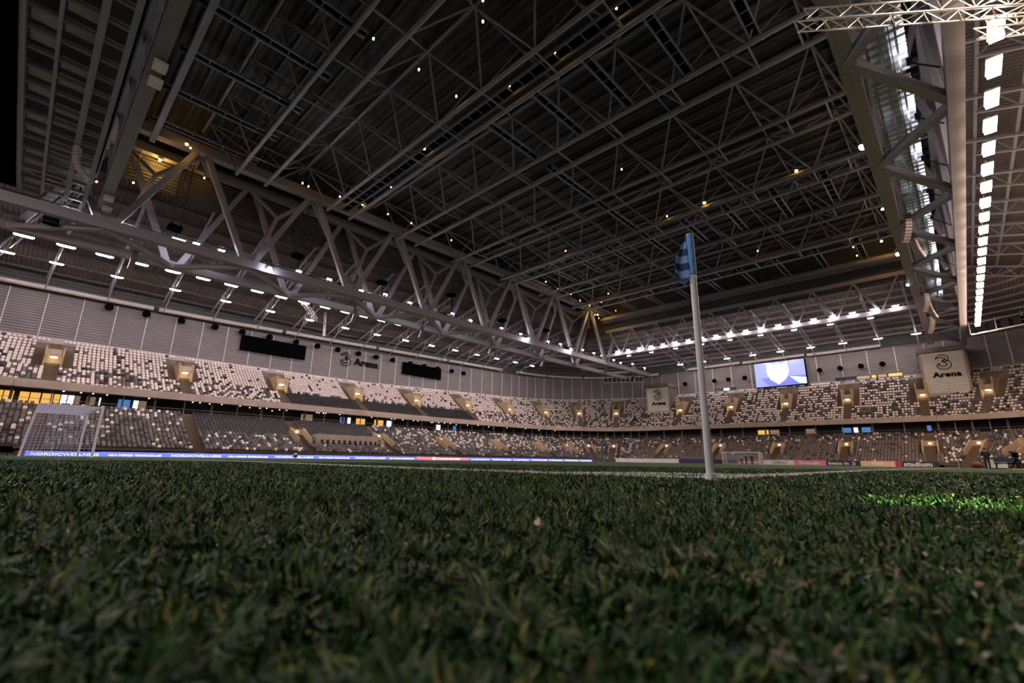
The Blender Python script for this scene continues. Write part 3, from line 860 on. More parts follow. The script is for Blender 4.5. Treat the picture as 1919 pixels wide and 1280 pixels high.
# ================================================================== main trusses over the long sides
def mirror(x): return -68.0 - x
NODE = [-0.3 + 15.3 * k for k in range(-1, 10)]
def zr(y): return 0.009 * max(0.0, min(y, 110))
def main_truss(side):
    X = (lambda x: x) if side == 'left' else mirror
    sg = 1 if side == 'left' else -1
    t = thing('main_truss', (X(-70), 52.5, 24), 'huge grey steel box truss running above the %s touchline' % ('far' if side == 'left' else 'right hand'), 'truss', 'main roof trusses')
    y0, y1 = -20.0, 132.0
    P = lambda x, y, z: (X(x), y, z + zr(y))
    for nm, x, z, w, h in (('bottom_chord', -67.5, 25.8, 1.0, 1.15), ('bottom_chord', -72.5, 24.6, 0.9, 1.0), ('top_chord', -67.5, 39.9, 1.3, 1.3), ('top_chord', -72.5, 39.9, 1.0, 1.2)):
        e = 132.0 if nm == 'bottom_chord' else 112.0
        member(nm, P(x, y0, z), P(x, e, z), w, h, 'steel', t)
    for k, y in enumerate(NODE):
        if y > 125: break
        for x, z, dy in ((-67.5, 25.8, 0.0), (-72.5, 24.6, 7.65)):
            if y + dy < 108:
                member('diagonal', P(x, y + dy + .5, z), P(x, y + dy + 7.2, 39.9), 0.62, 0.7, 'steel', t)
                member('diagonal', P(x, y + dy - .5, z), P(x, y + dy - 7.2, 39.9), 0.62, 0.7, 'steel', t)
        member('lateral_brace', P(-67.5, y, 25.5), P(-72.5, y + 7.65, 24.5), 0.6, 0.55, 'steel', t)
        member('lateral_brace', P(-67.5, y, 25.5), P(-72.5, y - 7.65, 24.5), 0.6, 0.55, 'steel', t)
        if y < 100:
            ya = y + 7.65
            # secondary frames hanging from the upper chords
            member('cross_beam', P(-67.5, ya, 39.7), P(-72.5, ya, 39.7), 0.5, 0.6, 'steel', t)
            member('strut', P(-68.2, ya, 39.4), P(-70.3, ya - 4.0, 35.6), 0.4, 0.45, 'steel', t)
            member('strut', P(-68.2, ya, 39.4), P(-70.3, ya + 4.0, 35.6), 0.4, 0.45, 'steel', t)
            member('strut', P(-70.3, ya - 4.0, 35.6), P(-72.3, ya - 7.65, 39.4), 0.4, 0.45, 'steel', t)
            member('strut', P(-70.3, ya - 4.0, 35.6), P(-71.6, ya - 5.6, 29.6), 0.4, 0.45, 'steel', t)
        for x, z in ((-67.5, 25.8),):
            b = MB(); yy = y if x > -70 else y + 7.65
            c = P(x, yy, z)
            b.prism([(c[0] - .06, yy - 1.5, c[2] + .5), (c[0] - .06, yy + 1.5, c[2] + .5), (c[0] - .06, yy + .7, c[2] + 1.7), (c[0] - .06, yy - .7, c[2] + 1.7)], (.12, 0, 0))
            b.obj('gusset', 'steel', t, loc=c)
    # dark cladding hung between the upper chord and the stand roof
    for k in range(14):
        ya = -1 + 7.8 * k
        b = MB(); b.box((X(-73.7), ya + 3.9, 39.3), (0.1, 7.7, 8.3)); b.obj('upper_cladding', 'cladding_dark', t, loc=(X(-73.7), ya + 3.9, 39.3))
    # service walkway on the lower chord
    w = thing('service_walkway', (X(-69.2), 52, 26.6), 'dark service walkway with railing along the %s main truss' % ('far side' if side == 'left' else 'right hand'), 'walkway', 'truss walkways')
    if side == 'left': member('grating', P(-69.2, y0, 26.5), P(-69.2, 112, 26.5), 1.3, 0.1, 'black', w)
    for zz in (27.1, 27.65):
        member('rail', P(-68.6, y0, zz), P(-68.6, 112, zz), 0.06, 0.06, 'steel_dark', w)
        member('rail', P(-69.8, y0, zz), P(-69.8, 112, zz), 0.06, 0.06, 'steel_dark', w)
    for y in np.arange(-6, 110, 2.55):
        member('post', P(-68.6, y, 26.5), P(-68.6, y, 27.65), 0.07, 0.07, 'steel_dark', w)
    return t
main_truss('left')
main_truss('right')

# cable tray and silvery soffit inside the right truss
for k in range(11):
    y = -4 + 10.2 * k
    o = tag(MB().box((1.45, y + 4.9, 27.75), (2.3, 9.6, 0.08)).obj('soffit_sheet', 'deck_silver', loc=(1.45, y + 4.9, 27.75)), 'silvery corrugated sheet inside the right truss, %s from the near end' % nth(k), 'metal sheet', 'silvery sheets of the right truss')
for x in (0.55, 1.25, 2.1):
    tag(member('hanger_rail', (x, -10, 26.7), (x, 112, 27.6), 0.13, 0.13, 'steel'), 'thin steel rail along the right truss, %s from its inner chord' % nth({.55: 0, 1.25: 1, 2.1: 2}[x]), 'rail', 'rails of the right truss')

# transverse trusses at both ends of the opening
def end_truss(y, name):
    far = y > 50
    out = 1 if far else -1
    t = thing('end_truss', (-34, y, 28), 'grey steel truss crossing above the %s goal line' % name, 'truss', 'end trusses')
    zb_, zt_ = 28.4, 35.2
    member('bottom_chord', (-67, y, zb_), (-1, y, zb_), 0.8, 0.75, 'steel', t)
    member('top_chord', (-67, y + out * .6, zt_ + .3), (-1, y + out * .6, zt_ + .3), 0.7, 0.8, 'steel', t)
    member('ridge_beam', (-67, y - out * .4, 38.6), (-1, y - out * .4, 38.6), 0.8, 1.6, 'steel_roof', t)
    xs = np.linspace(-62.2, -6.2, 9)
    for x in xs:
        member('post', (x, y, zb_), (x + 3.3, y + out * .5, zt_), 0.28, 0.28, 'steel', t)
        member('diagonal', (x, y, zb_), (x - 3.6, y + out * .5, zt_), 0.42, 0.42, 'steel', t)
    b = MB(); b.box((-34, y + out * 1.0, 38.8), (80, .1, 9.4)); b.obj('upper_cladding', 'cladding_dark', t, loc=(-34, y + out, 37.2))
    return t
end_truss(106.0, 'far')
et = end_truss(-1.0, 'near')
member('edge_box', (-67, -0.9, 28.2), (-1, -0.9, 28.2), 1.0, 1.1, 'steel', et)

# ------------------------------------------------------------------ louvred soffit above the near end
lv = thing('louvred_soffit', (-34, -4, 27), 'slatted grey soffit of beams and panels above the near goal', 'soffit')
for y, w in ((-2.55, .35), (-4.0, .4), (-5.9, .2), (-7.6, .3)):
    member('long_beam', (-66.6, y, 27.2), (-1.4, y, 27.2), w, 0.45, 'steel', lv)
k = 0
for x in np.arange(-66.3, -2.5, 2.25):
    member('slat', (x, -2.4, 27.5), (x, -7.7, 27.5), 0.32, 0.3, 'steel', lv)
    for y0, y1 in ((-4.2, -5.8), (-5.9, -7.4)):
        if (k + int(-y0)) % 3 != 2:
            MB().box((x + 1.1, (y0 + y1) / 2, 28.1 - (k % 2) * .25), (1.5, abs(y1 - y0) - .06, .06)).obj('panel', 'panel_mauve', lv, loc=(x + 1.1, (y0 + y1) / 2, 28.1))
        k += 1
MB().box((-34, -5, 29.3), (65, 5.4, .1)).obj('backing_sheet', 'steel_dark', lv, loc=(-34, -5, 29.3))
MB().box((-34, -14.2, 27.0), (65, 12.8, .08)).obj('shade_sheet', 'black', lv, loc=(-34, -14.2, 27.0))  # black sheet standing in for the shade of the ceiling beyond the slats

# ------------------------------------------------------------------ the closed roof: deck and space trusses
ZB, ZT = 38.2, 42.6
b = MB(); b.box((-34, 52.5, 43.6), (84, 122, 0.3)); roof_deck = struct(b.obj('ceiling', 'deck_roof'))
for y in np.arange(-3, 109, 2.6):
    member('roof_rib', (-74, y, 43.25), (6, y, 43.25), 0.28, 0.4, 'steel_dark', roof_deck)
PAIRS = [52.5 + 13.05 * (k - 3) for k in range(7)]
XN = np.linspace(-64.2, -3.8, 9)
NAMEP = ['nearest', 'second nearest', 'third nearest', 'middle', 'third farthest', 'second farthest', 'farthest']
for k, yc in enumerate(PAIRS):
    t = thing('roof_truss', (-34, yc, ZB), 'grey tubular roof truss crossing the pitch, %s of the seven' % NAMEP[k], 'truss', 'tubular roof trusses')
    for dy in (-1.9, 1.9):
        member('bottom_chord', (-66.5, yc + dy, ZB), (-1.5, yc + dy, ZB), 0.5, 0.5, 'steel_roof', t, 'tube')
    for side, yt in ((-1, yc - 6.5), (1, yc + 6.5)):
        if side == 1 or k == 0:
            member('top_chord', (-67, yt, ZT), (-1, yt, ZT), 0.4, 0.4, 'steel_roof', t, 'tube')
        for j, x in enumerate(XN):
            yb = yc + side * 1.9
            ye = yc + side * 6.35
            member('web_member', (x, ye, ZT - .1), (max(x - 3.75, -66), yb, ZB), 0.24, 0.24, 'steel_roof', t, 'tube')
            member('web_member', (x, ye, ZT - .1), (min(x + 3.75, -2), yb, ZB), 0.24, 0.24, 'steel_roof', t, 'tube')
            member('top_tie', (x, yc + side * 0.0, ZT), (x, ye, ZT), 0.22, 0.22, 'steel_roof', t, 'tube')
    for j, x in enumerate(XN):
        member('cross_tie', (x + 3.7 if j < 8 else x, yc - 1.9, ZB), (x + 3.7 if j < 8 else x, yc + 1.9, ZB), 0.2, 0.2, 'steel_roof', t, 'tube')
        member('web_member', (x, yc, ZT), (max(x - 3.75, -66), yc - 1.9, ZB), 0.2, 0.2, 'steel_roof', t, 'tube')
        member('web_member', (x, yc, ZT), (min(x + 3.75, -2), yc + 1.9, ZB), 0.2, 0.2, 'steel_roof', t, 'tube')
for y, nm in ((1.9, 'near'), (103.4, 'far')):
    tag(member('edge_beam', (-66.5, y, ZB), (-1.5, y, ZB), 0.6, 0.6, 'steel_roof', None, 'box'), 'grey edge beam of the closed roof at its %s end' % nm, 'beam', 'roof edge beams')
# ladder-like cable walkways hung under the roof
def ladder(p, q, w, label):
    t = thing('cable_ladder', tuple((np.array(p) + q) / 2), label, 'cable ladder', 'cable ladders under the roof')
    a, b_, d = frame(np.array(p, float), np.array(q, float))
    for e in (-w / 2, w / 2):
        member('side_rail', np.array(p) + a * e, np.array(q) + a * e, 0.14, 0.32, 'steel_roof', t)
    member('black_tray', np.array(p) + (0, 0, .18), np.array(q) + (0, 0, .18), w - .1, 0.08, 'black', t)
    n = int(np.linalg.norm(np.array(q, float) - p) / 1.6)
    for i in range(n):
        c = np.array(p) + (np.array(q, float) - p) * (i + .5) / n
        member('rung', c - a * w / 2, c + a * w / 2, 0.09, 0.09, 'steel_roof', t)
LX = [-62.3, -55.2, -48.1, -41.0, -33.6, -26.5, -19.9, -13.2, -6.9]
bays = [(1.0, 12.8, 'nearest bay'), (28.6, 38.4, 'bay beyond the second truss'), (65.8, 76.0, 'bay beyond the fifth truss'), (92.5, 103, 'farthest bay')]
for y0, y1, nm in bays:
    for k, x in enumerate(LX):
        if nm == 'nearest bay' and x > -20: continue
        if nm.startswith('bay beyond the second') and x < -34: continue
        ladder((x, y0, 38.7), (x, y1, 38.7), 0.9, 'dark cable ladder under the roof, %s, %s from left' % (nm, nth(k)))
ladder((-33.6, 40, 38.7), (-33.6, 64, 38.7), 0.9, 'long dark cable ladder along the middle of the roof')
for y, nm in ((27.0, 'second'), (65.0, 'fifth'), (91.2, 'seventh')):
    ladder((-66, y, 38.9), (-2, y, 38.9), 1.3, 'dark walkway spanning the roof inside the %s truss from the near end' % nm)

# ------------------------------------------------------------------ rafters of the stand roofs
def rafter(p_in, p_out, label, group):
    p, q = np.array(p_in, float), np.array(p_out, float)
    t = thing('stand_rafter', tuple((p + q) / 2), label, 'rafter', group)
    member('upper_chord', p - (0, 0, .5), q - (0, 0, .5), 0.25, 0.28, 'steel', t)
    drop = np.array([0, 0, 2.2])
    member('lower_chord', p + (q - p) * .05 - drop, p + (q - p) * .80 - drop * 1.15, 0.16, 0.18, 'steel', t)
    n = 7
    for i in range(n):
        f0, f1, f2 = .05 + .75 * i / n, .05 + .75 * (i + .5) / n, .05 + .75 * (i + 1) / n
        k0 = 1 + .15 * (f0 - .05) / .75; k2 = 1 + .15 * (f2 - .05) / .75
        member('web_member', p + (q - p) * f0 - drop * k0, p + (q - p) * f1 - (0, 0, .5), 0.1, 0.1, 'steel', t)
        member('web_member', p + (q - p) * f1 - (0, 0, .5), p + (q - p) * f2 - drop * k2, 0.1, 0.1, 'steel', t)
    member('end_post', p + (q - p) * .80 - drop * 1.15, p + (q - p) * .92 - (0, 0, 3.5), 0.16, 0.16, 'steel', t)
RAFT_Y = [-11.9 + 7.65 * k for k in range(16)]
for k, y in enumerate(RAFT_Y):
    s = (CL, y, -1.0, 0.0) if y < CF else station('A', 180 - (y - CF) * 1.9)
    rafter(roof_pt(s, 0), roof_pt(s, 0.99), 'thin lattice rafter under the far side roof, %s from the left' % nth(k), 'rafters of the far side roof')
RAFT_X = [-56.6 + 6.75 * k for k in range(9)]
for k, x in enumerate(RAFT_X):
    s = (x, CF, 0.0, 1.0) if x < CR else station('B', 90 - (x - CR) * 1.3)
    rafter(roof_pt(s, 0), roof_pt(s, 0.99), 'thin lattice rafter under the end roof behind far goal, %s from left' % nth(k), 'rafters of the end roof')
for k in range(11):
    y = 20 + 8.5 * k
    s = (CR, y, 1.0, 0.0) if y < CF else station('B', (110 - y) * 3)
    rafter(roof_pt(s, 0), roof_pt(s, 0.99), 'thin lattice rafter under the right hand roof, %s from the camera' % nth(k), 'rafters of the right roof')

# round duct along the top of the left and far walls
def duct_seg(pts, label):
    b = MB()
    n = 10
    for i in range(len(pts) - 1): b.tube(pts[i], pts[i + 1], 0.42, n, caps=(i in (0, len(pts) - 2)))
    tag(b.obj('air_duct', 'duct', loc=pts[0], smooth=True), label, 'duct', 'round ducts along the wall tops')
for k in range(5):
    ya = -11.5 + 22 * k
    duct_seg([(CL + RO - 41.4, y, 25.15 + 2.4 * clip01((y - 15) / 95)) for y in (ya, ya + 11, min(ya + 21.2, 103))], 'long round grey duct below the far side roof, %s from left' % nth(k))
for k in range(4):
    ds = [178 - 22 * k - e for e in (0, 7, 14, 21)]
    duct_seg([(CL + 33.4 * math.cos(math.radians(d)), CF + 33.4 * math.sin(math.radians(d)), 27.6) for d in ds], 'curved round grey duct in the far corner, %s from left' % nth(k))
for k in range(3):
    xa = -57 + 16 * k
    duct_seg([(xa, CF + 33.4, 28.0), (xa + 15.4, CF + 33.4, 28.2)], 'straight round grey duct above the end wall, %s from left' % nth(k))

# upward lights added inside the right truss to brighten its silvery sheets
for k in range(14):
    y = 6 + 7.0 * k
    t = thing('uplight', (2.55, y, 26.55), 'small white uplight added inside the right truss, %s from the near end' % nth(k), 'lamp', 'added uplights of the right truss')
    MB().box((0, 0, .06), (.3, .8, .12)).obj('housing', 'steel_dark', t)
    b = MB(); b.add([(-.13, -.36, .13), (.13, -.36, .13), (.13, .36, .13), (-.13, .36, .13)], [(0, 1, 2, 3)]); b.obj('diffuser', 'lamp_work', t)
    member('bracket', (2.55, y, 26.5), (3.9, y, 25.2), .08, .08, 'steel_dark', t)
# ================================================================== lamps
def tube_lamp(p, axis, L, m, label, group, hang=0.6, w=0.34):
    """linear batten lamp: housing, glowing diffuser, hanger"""
    a = np.array(axis, float)
    t = thing('batten_lamp', tuple(p), label, 'lamp', group)
    p = np.array(p, float)
    side = np.array([-a[1], a[0], 0])
    b = MB(); b.bar(p - a * L / 2 + (0, 0, .12), p + a * L / 2 + (0, 0, .12), w, 0.12); b.obj('housing', 'steel_dark', t, loc=tuple(p))
    b = MB()
    e, s2 = a * (L / 2 - .04), side * w * .42
    lo = np.array([0, 0, -.06 if w < .5 else -.2])
    q = [p - e - s2, p + e - s2, p + e + s2, p - e + s2]
    b.add([tuple(v + (0, 0, .055)) for v in q] + [tuple(p + (v - p) * (.8 if w < .5 else .97) + lo) for v in q], [(4, 5, 6, 7)[::-1], (0, 1, 5, 4)[::-1], (1, 2, 6, 5)[::-1], (2, 3, 7, 6)[::-1], (3, 0, 4, 7)[::-1]])
    b.obj('diffuser', m, t, loc=tuple(p))
    member('hanger', p + (0, 0, .15), p + (0, 0, .15 + hang), 0.06, 0.06, 'steel', t)
k = 0
for y in np.arange(-10.2, 112, 3.6):
    tube_lamp((-74.1, y, 24.35 + zr(y) * 1.6), (0, 1, 0), 1.8, 'lamp_tube', 'bright batten lamp below the far side main truss, %s from left' % nth(k), 'batten lamps below the far side truss'); k += 1
for k in range(25):
    y = 24.5 + 3.55 * k
    tube_lamp((6.25, y, 24.5), (0, 1, 0), 1.8, 'lamp_right', 'warm batten lamp below the right main truss, %s from the near end' % nth(k), 'batten lamps below the right truss', 0.6, 0.75)
for k, y in enumerate(RAFT_Y):
    s = (CL, y, -1.0, 0.0) if y < CF else station('A', 180 - (y - CF) * 1.9)
    p = np.array(roof_pt(s, 0.66)) - (0, 0, 2.95)
    tube_lamp(tuple(p), (s[3], -s[2], 0), 1.6, 'lamp_tube', 'batten lamp on a far side rafter above the seats, %s from left' % nth(k), 'batten lamps on the far side rafters', 0.3)
for k, x in enumerate(RAFT_X):
    s = (x, CF, 0.0, 1.0) if x < CR else station('B', 90 - (x - CR) * 1.3)
    p = np.array(roof_pt(s, 0.76)) - (0, 0, 2.9)
    tube_lamp(tuple(p), (1, 0, 0), 1.7, 'lamp_tube', 'batten lamp on an end roof rafter behind far goal, %s from left' % nth(k), 'batten lamps on the end rafters', 0.3)
for k in range(11):
    y = 20 + 8.5 * k
    s = (CR, y, 1.0, 0.0) if y < CF else station('B', (110 - y) * 3)
    p = np.array(roof_pt(s, 0.68)) - (0, 0, 2.95)
    tube_lamp(tuple(p), (s[3], -s[2], 0), 1.6, 'lamp_tube', 'batten lamp on a right hand rafter, %s from the camera' % nth(k), 'batten lamps on the right rafters', 0.3)
for k, x in enumerate(np.linspace(-63, -4, 19)):
    tube_lamp((x, 105.3, 29.0), (1, 0, 0), 1.1, 'lamp_tube', 'batten lamp along the far end truss, %s from left' % nth(k), 'batten lamps along the end truss', 0.2, 0.16)
for k, x in enumerate(np.linspace(-60, -8, 9)):
    tube_lamp((x, 106.15, 27.6), (1, 0, 0), 1.1, 'lamp_tube', 'batten lamp under the far end truss chord, %s from left' % nth(k), 'batten lamps under the end truss', 0.3, 0.16)
for k, (x, y) in enumerate([(x, y) for y in (-19, -29) for x in np.linspace(-64, 4, 12)]):  # unseen lamps added to light the flag pole and turf from behind
    tube_lamp((x, y, 26.0), (1, 0, 0), 1.9, 'lamp_tube', '%s of the added unseen batten lamps above the near stand behind the camera' % nth(k), 'added batten lamps of the near stand', 3.5 + (2.6 if y > -25 else .1))

# work lamps and amplifier racks on the far side walkway
wl = [(133, 397), (237, 427), (335, 450), (368, 457), (415, 470), (560, 509), (617, 524), (677, 545), (694, 553), (722, 552), (768, 568), (806, 577), (848, 588), (882, 601), (940, 615), (976, 626), (1027, 640), (1050, 645), (1092, 656), (1113, 662), (1128, 667), (1150, 675), (1163, 680), (1185, 682), (1208, 690)]
for k, (px, py) in enumerate(wl):
    p = onto(px, py, 0, -69.1)
    t = thing('work_lamp', tuple(p), 'white work lamp on the far side truss walkway, %s from left' % nth(k), 'lamp', 'work lamps of the far side truss')
    big_ = k < 3
    L = 1.5 if big_ else 0.8
    b = MB(); b.box((0, 0, .16), (.22, L, .12)); b.obj('housing', 'steel_dark', t)
    b = MB(); b.box((0.02, 0, .04), (.2, L - .06, .13)); b.obj('diffuser', 'lamp_work', t)
    b = MB(); b.box((-.06, L * .35, -.45), (.07, .07, 1.1)); b.box((-.06, -L * .35, -.45), (.07, .07, 1.1)); b.obj('bracket', 'steel', t)
    if big_: MB().box((-.1, 0, -.45), (.05, L * .8, .75)).obj('reflector', 'speaker_white', t)
for k, (px, py) in enumerate([(95, 415), (283, 448), (390, 480), (585, 525), (640, 538), (745, 570), (830, 592), (910, 618), (1000, 642), (1060, 655)]):
    p = onto(px, py, 0, -69.3)
    t = thing('amplifier_rack', tuple(p), 'black equipment rack on the far side truss walkway, %s from left' % nth(k), 'equipment rack', 'racks of the far side truss')
    b = MB(); b.box((0, 0, .1), (.6, 1.3, .9)); b.obj('case', 'black', t)
    b = MB()
    for zz in (-.15, .1, .35): b.box((.31, 0, zz), (.03, 1.1, .12))
    b.obj('front_plate', 'steel_dark', t)

# floodlights
def flood(p, aim, label, r=0.32):
    p = np.array(p, float)
    d = np.array(aim, float) - p
    d /= np.linalg.norm(d)
    t = thing('floodlight', tuple(p), label, 'floodlight', 'floodlights on the trusses')
    b = MB(); b.tube(p - d * .45, p, r * .6, 12, r * 1.1); b.obj('housing', 'steel_dark', t, loc=tuple(p))
    b = MB(); b.tube(p + d * .0, p + d * .05, r, 14); b.obj('lens', 'lamp_flood', t, loc=tuple(p))
    a, b_, _ = frame(p, p + d)
    y = MB(); y.bar(p - d * .2 - a * r * 1.2, p - d * .2 - a * r * 1.2 + (0, 0, .7), .06); y.bar(p - d * .2 + a * r * 1.2, p - d * .2 + a * r * 1.2 + (0, 0, .7), .06); y.bar(p - d * .2 - a * r * 1.2 + (0, 0, .7), p - d * .2 + a * r * 1.2 + (0, 0, .7), .06)
    y.obj('yoke', 'steel_dark', t, loc=tuple(p))
for k, (px, py) in enumerate([(505, 505), (990, 635), (1070, 655)]):
    flood(onto(px, py, 0, -66.8), (-8, 12 + 14 * k, 0), 'dazzling white floodlight on the far side truss, %s from left' % nth(k), 0.34 if k == 0 else 0.24)
for k, y in enumerate((41.6, 54.9, 69.5, 83.5)):
    flood((-1.1, y, 26.0), (-20, 25, 0), 'white floodlight on the right truss, %s from the camera' % nth(k), (.24, .12, .2, .16)[k])

# amber safety lamps in the roof
amber = [(350, 270), (357, 277), (268, 305), (317, 322), (250, 342), (187, 384), (181, 340), (383, 333), (567, 343), (578, 349), (637, 368), (680, 383), (727, 401), (771, 418), (846, 450), (795, 278), (733, 350),
         (955, 160), (905, 0), (700, 72), (785, 130), (855, 180), (905, 40), (1040, 97), (1155, 15), (1023, 528), (1045, 540), (1070, 551), (1087, 563), (1105, 572), (1115, 590), (1122, 596), (1127, 566), (1154, 582), (1320, 380), (1492, 320), (1165, 317), (1250, 405), (1420, 470), (1593, 445), (1599, 463), (1606, 479), (1060, 470), (1140, 550)]
for k, (px, py) in enumerate(amber):
    low = (px, py) in ((250, 342), (187, 384), (181, 340))
    p = onto(px, py, 2, 33.5 if low else 38.9)
    r = 0.17 if (px, py) in ((350, 270), (317, 322), (268, 305), (795, 278), (680, 383), (1492, 320), (1320, 380)) else 0.085
    t = thing('amber_lamp', tuple(p), 'small amber lamp under the dark roof, %s of the row listed from left' % nth(k) if False else 'small amber lamp hung under the dark roof, %s counted from the left' % nth(sorted(range(len(amber)), key=lambda q: amber[q][0]).index(k)), 'lamp', 'amber lamps under the roof')
    b = MB(); b.tube((0, 0, -.12), (0, 0, .06), r, 8); b.obj('bulb', 'lamp_amber', t)
    b = MB(); b.tube((0, 0, .06), (0, 0, .3), r * 1.15, 8, r * .4); b.obj('cap', 'steel_dark', t)
    b = MB(); b.tube((0, 0, .3), (0, 0, 10.0 if low else 4.5), .035, 5); b.obj('drop_rod', 'steel_roof', t)

# ================================================================== loudspeakers and hung gear
def line_array(p, out, n, label, m='panel_dark', size=(.62, .5, .3)):
    """a hanging banana of cabinets curving towards `out`"""
    p = np.array(p, float)
    o = np.array([out[0], out[1], 0.0]); o /= np.linalg.norm(o)
    t = thing('line_array', tuple(p), label, 'loudspeaker', 'hanging line arrays')
    rz = math.atan2(o[1], o[0])
    pos, ang = p.copy(), 0.0
    for k in range(n):
        b = MB()
        b.prism([(-.2, -size[0] / 2, -.15), (.2, -size[0] / 2, -.13), (.2, -size[0] / 2, .13), (-.2, -size[0] / 2, .15)], (0, size[0], 0))
        ob = b.obj('cabinet', m, t)
        ob.matrix_basis = Matrix.Translation(Vector(pos - p)) @ Matrix.Rotation(rz, 4, 'Z') @ Matrix.Rotation(ang, 4, 'Y')
        step = np.array([o[0] * -math.sin(ang), o[1] * -math.sin(ang), -math.cos(ang)]) * .31
        pos = pos + step
        ang += .09
    member('hanger', p + (0, 0, .1), p + (0, 0, 2.8), .08, .08, 'steel_dark', t)
line_array((-52.5, -3.9, 26.6), (-0.5, -1), 12, 'curved line array hanging from the slatted near soffit', 'panel_dark')
for k, y in enumerate((3.2, 33.5, 47.5, 66.0, 84.0)):
    line_array((-71.3, y, 24.9), (1, .1), 8, 'curved line array under the far side truss, %s from left' % nth(k), 'panel_dark')
for k, y in enumerate((57.0, 63.0, 88.0, 93.0, 104.0)):
    line_array((.6, y, 25.6), (-.6 if k % 2 else .7, -1), 10, 'curved line array under the right truss, %s from the camera' % nth(k), 'panel_dark')
spk_y = [3.84, 8.9, 14.08, 19.52, 24.29, 29.45, 34.87, 39.56, 44.29, 49.48, 54.16, 58.81, 64.06, 68.44, 72.86, 77.9, 82.22]
for k, y in enumerate(spk_y):
    t = thing('wall_speaker', (-99.6, y, 24.0), 'round black speaker on the far side wall, %s from left' % nth(k), 'loudspeaker', 'round speakers on the far side wall')
    b = MB(); b.tube((-.35, 0, 0), (.3, 0, -.1), .5, 12, .62); b.obj('horn', 'black', t)
    b = MB(); b.tube((.3, 0, -.1), (.36, 0, -.11), .5, 12); b.obj('grille', 'black_rubber', t)
    b = MB(); b.box((-.55, 0, .05), (.5, .15, .5)); b.obj('bracket', 'steel_dark', t)
for k, x in enumerate((-58.2, -49.3, -45.33, -40.82, -22.66, -18.29, -14.03, -9.86)):
    t = thing('wall_speaker', (x, 136.6, 23.8), 'round black speaker on the far end wall, %s from left' % nth(k), 'loudspeaker', 'round speakers on the end wall')
    b = MB(); b.tube((0, .35, 0), (0, -.3, -.1), .5, 12, .62); b.obj('horn', 'black', t)
    b = MB(); b.tube((0, -.3, -.1), (0, -.36, -.11), .5, 12); b.obj('grille', 'black_rubber', t)
    b = MB(); b.box((0, .6, .05), (.15, .6, .5)); b.obj('bracket', 'steel_dark', t)
# pairs of pale box speakers on the near beam
for k, (px, py) in enumerate([(300, 125), (291, 155), (204, 372), (200, 392)]):
    p = onto(px, py, 2, 27.2)
    t = thing('pale_box_speaker', tuple(p), ['upper of two pale boxes under the near beam', 'lower of two pale boxes under the near beam', 'upper pale box at the far end of the near beam', 'lower pale box at the far end of the near beam'][k], 'loudspeaker', 'pale boxes under the near beam')
    b = MB(); b.box((0, 0, 0), (.95, .85, .35)); b.obj('cabinet', 'speaker_white', t)
    b = MB(); b.box((0, 0, .35), (.3, .5, .4)); b.obj('mount', 'steel', t)
# dark lattice towers hung inside the far side truss
for k, (y, z0, z1) in enumerate([(6.5, 29.5, 39), (22.5, 31, 38.6), (37.5, 31, 38.8), (53.5, 33, 39), (68.5, 31, 39), (84, 32, 39)]):
    t = thing('hoist_tower', (-70.5, y, z0), 'dark lattice hoist hung inside the far side truss, %s from left' % nth(k), 'hoist', 'hoists inside the far side truss')
    for dx in (-.55, .55):
        for dy in (-.55, .55):
            member('upright', (-70.5 + dx, y + dy, z0), (-70.5 + dx, y + dy, z1), .12, .12, 'steel_dark', t)
    n = 5
    for i in range(n):
        za, zb2 = z0 + (z1 - z0) * i / n, z0 + (z1 - z0) * (i + 1) / n
        member('lacing', (-69.95, y - .55, za), (-69.95, y + .55, zb2), .08, .08, 'steel_dark', t)
        member('lacing', (-71.05, y - .55, za), (-69.95, y - .55, zb2), .08, .08, 'steel_dark', t)
        member('lacing', (-71.05, y - .55, za), (-69.95, y - .55, za), .08, .08, 'steel_dark', t)
    b = MB(); b.box((-70.5, y, z0 - .2), (1.5, 1.5, .5)); b.obj('motor_case', 'black', t, loc=(-70.5, y, z0))
    member('chain', (-70.5, y + .3, 27.0), (-70.5, y + .3, z0 - .3), .1, .1, 'black', t)
# lattice chute and chain below the far side truss
def alu_truss(p, q, w, label, m='alu', n=14):
    p, q = np.array(p, float), np.array(q, float)
    t = thing('lighting_truss', tuple((p + q) / 2), label, 'lighting truss', 'aluminium lighting trusses')
    a, b_, d = frame(p, q)
    cs = [(i * a + j * b_) * w / 2 for i, j in ((-1, -1), (1, -1), (1, 1), (-1, 1))]
    for c in cs: member('chord', p + c, q + c, w * .12, w * .12, m, t, 'tube')
    for i in range(n):
        e0, e1 = p + (q - p) * i / n, p + (q - p) * (i + 1) / n
        for f in range(4):
            c0, c1 = cs[f], cs[(f + 1) % 4]
            if i % 2: c0, c1 = c1, c0
            member('lacing', e0 + c0, e1 + c1, w * .08, w * .08, m, t, 'tube')
alu_truss((-1.7, 22.9, 24.0), (7.6, 30.2, 24.0), .75, 'aluminium lighting truss hung across the right main truss, nearest camera')
alu_truss((5.5, 30.2, 24.0), (14.0, 36.2, 24.0), .75, 'shorter aluminium lighting truss below the warm lamps at top right')
alu_truss(tuple(onto(560, 553, 0, -73)), tuple(onto(592, 600, 0, -79)), .6, 'tilted lattice chute below the far side truss', 'alu', 10)
alu_truss(tuple(onto(610, 585, 0, -84)), tuple(onto(607, 630, 0, -84)), .3, 'thin vertical lattice hanging in front of the far side wall', 'alu', 8)
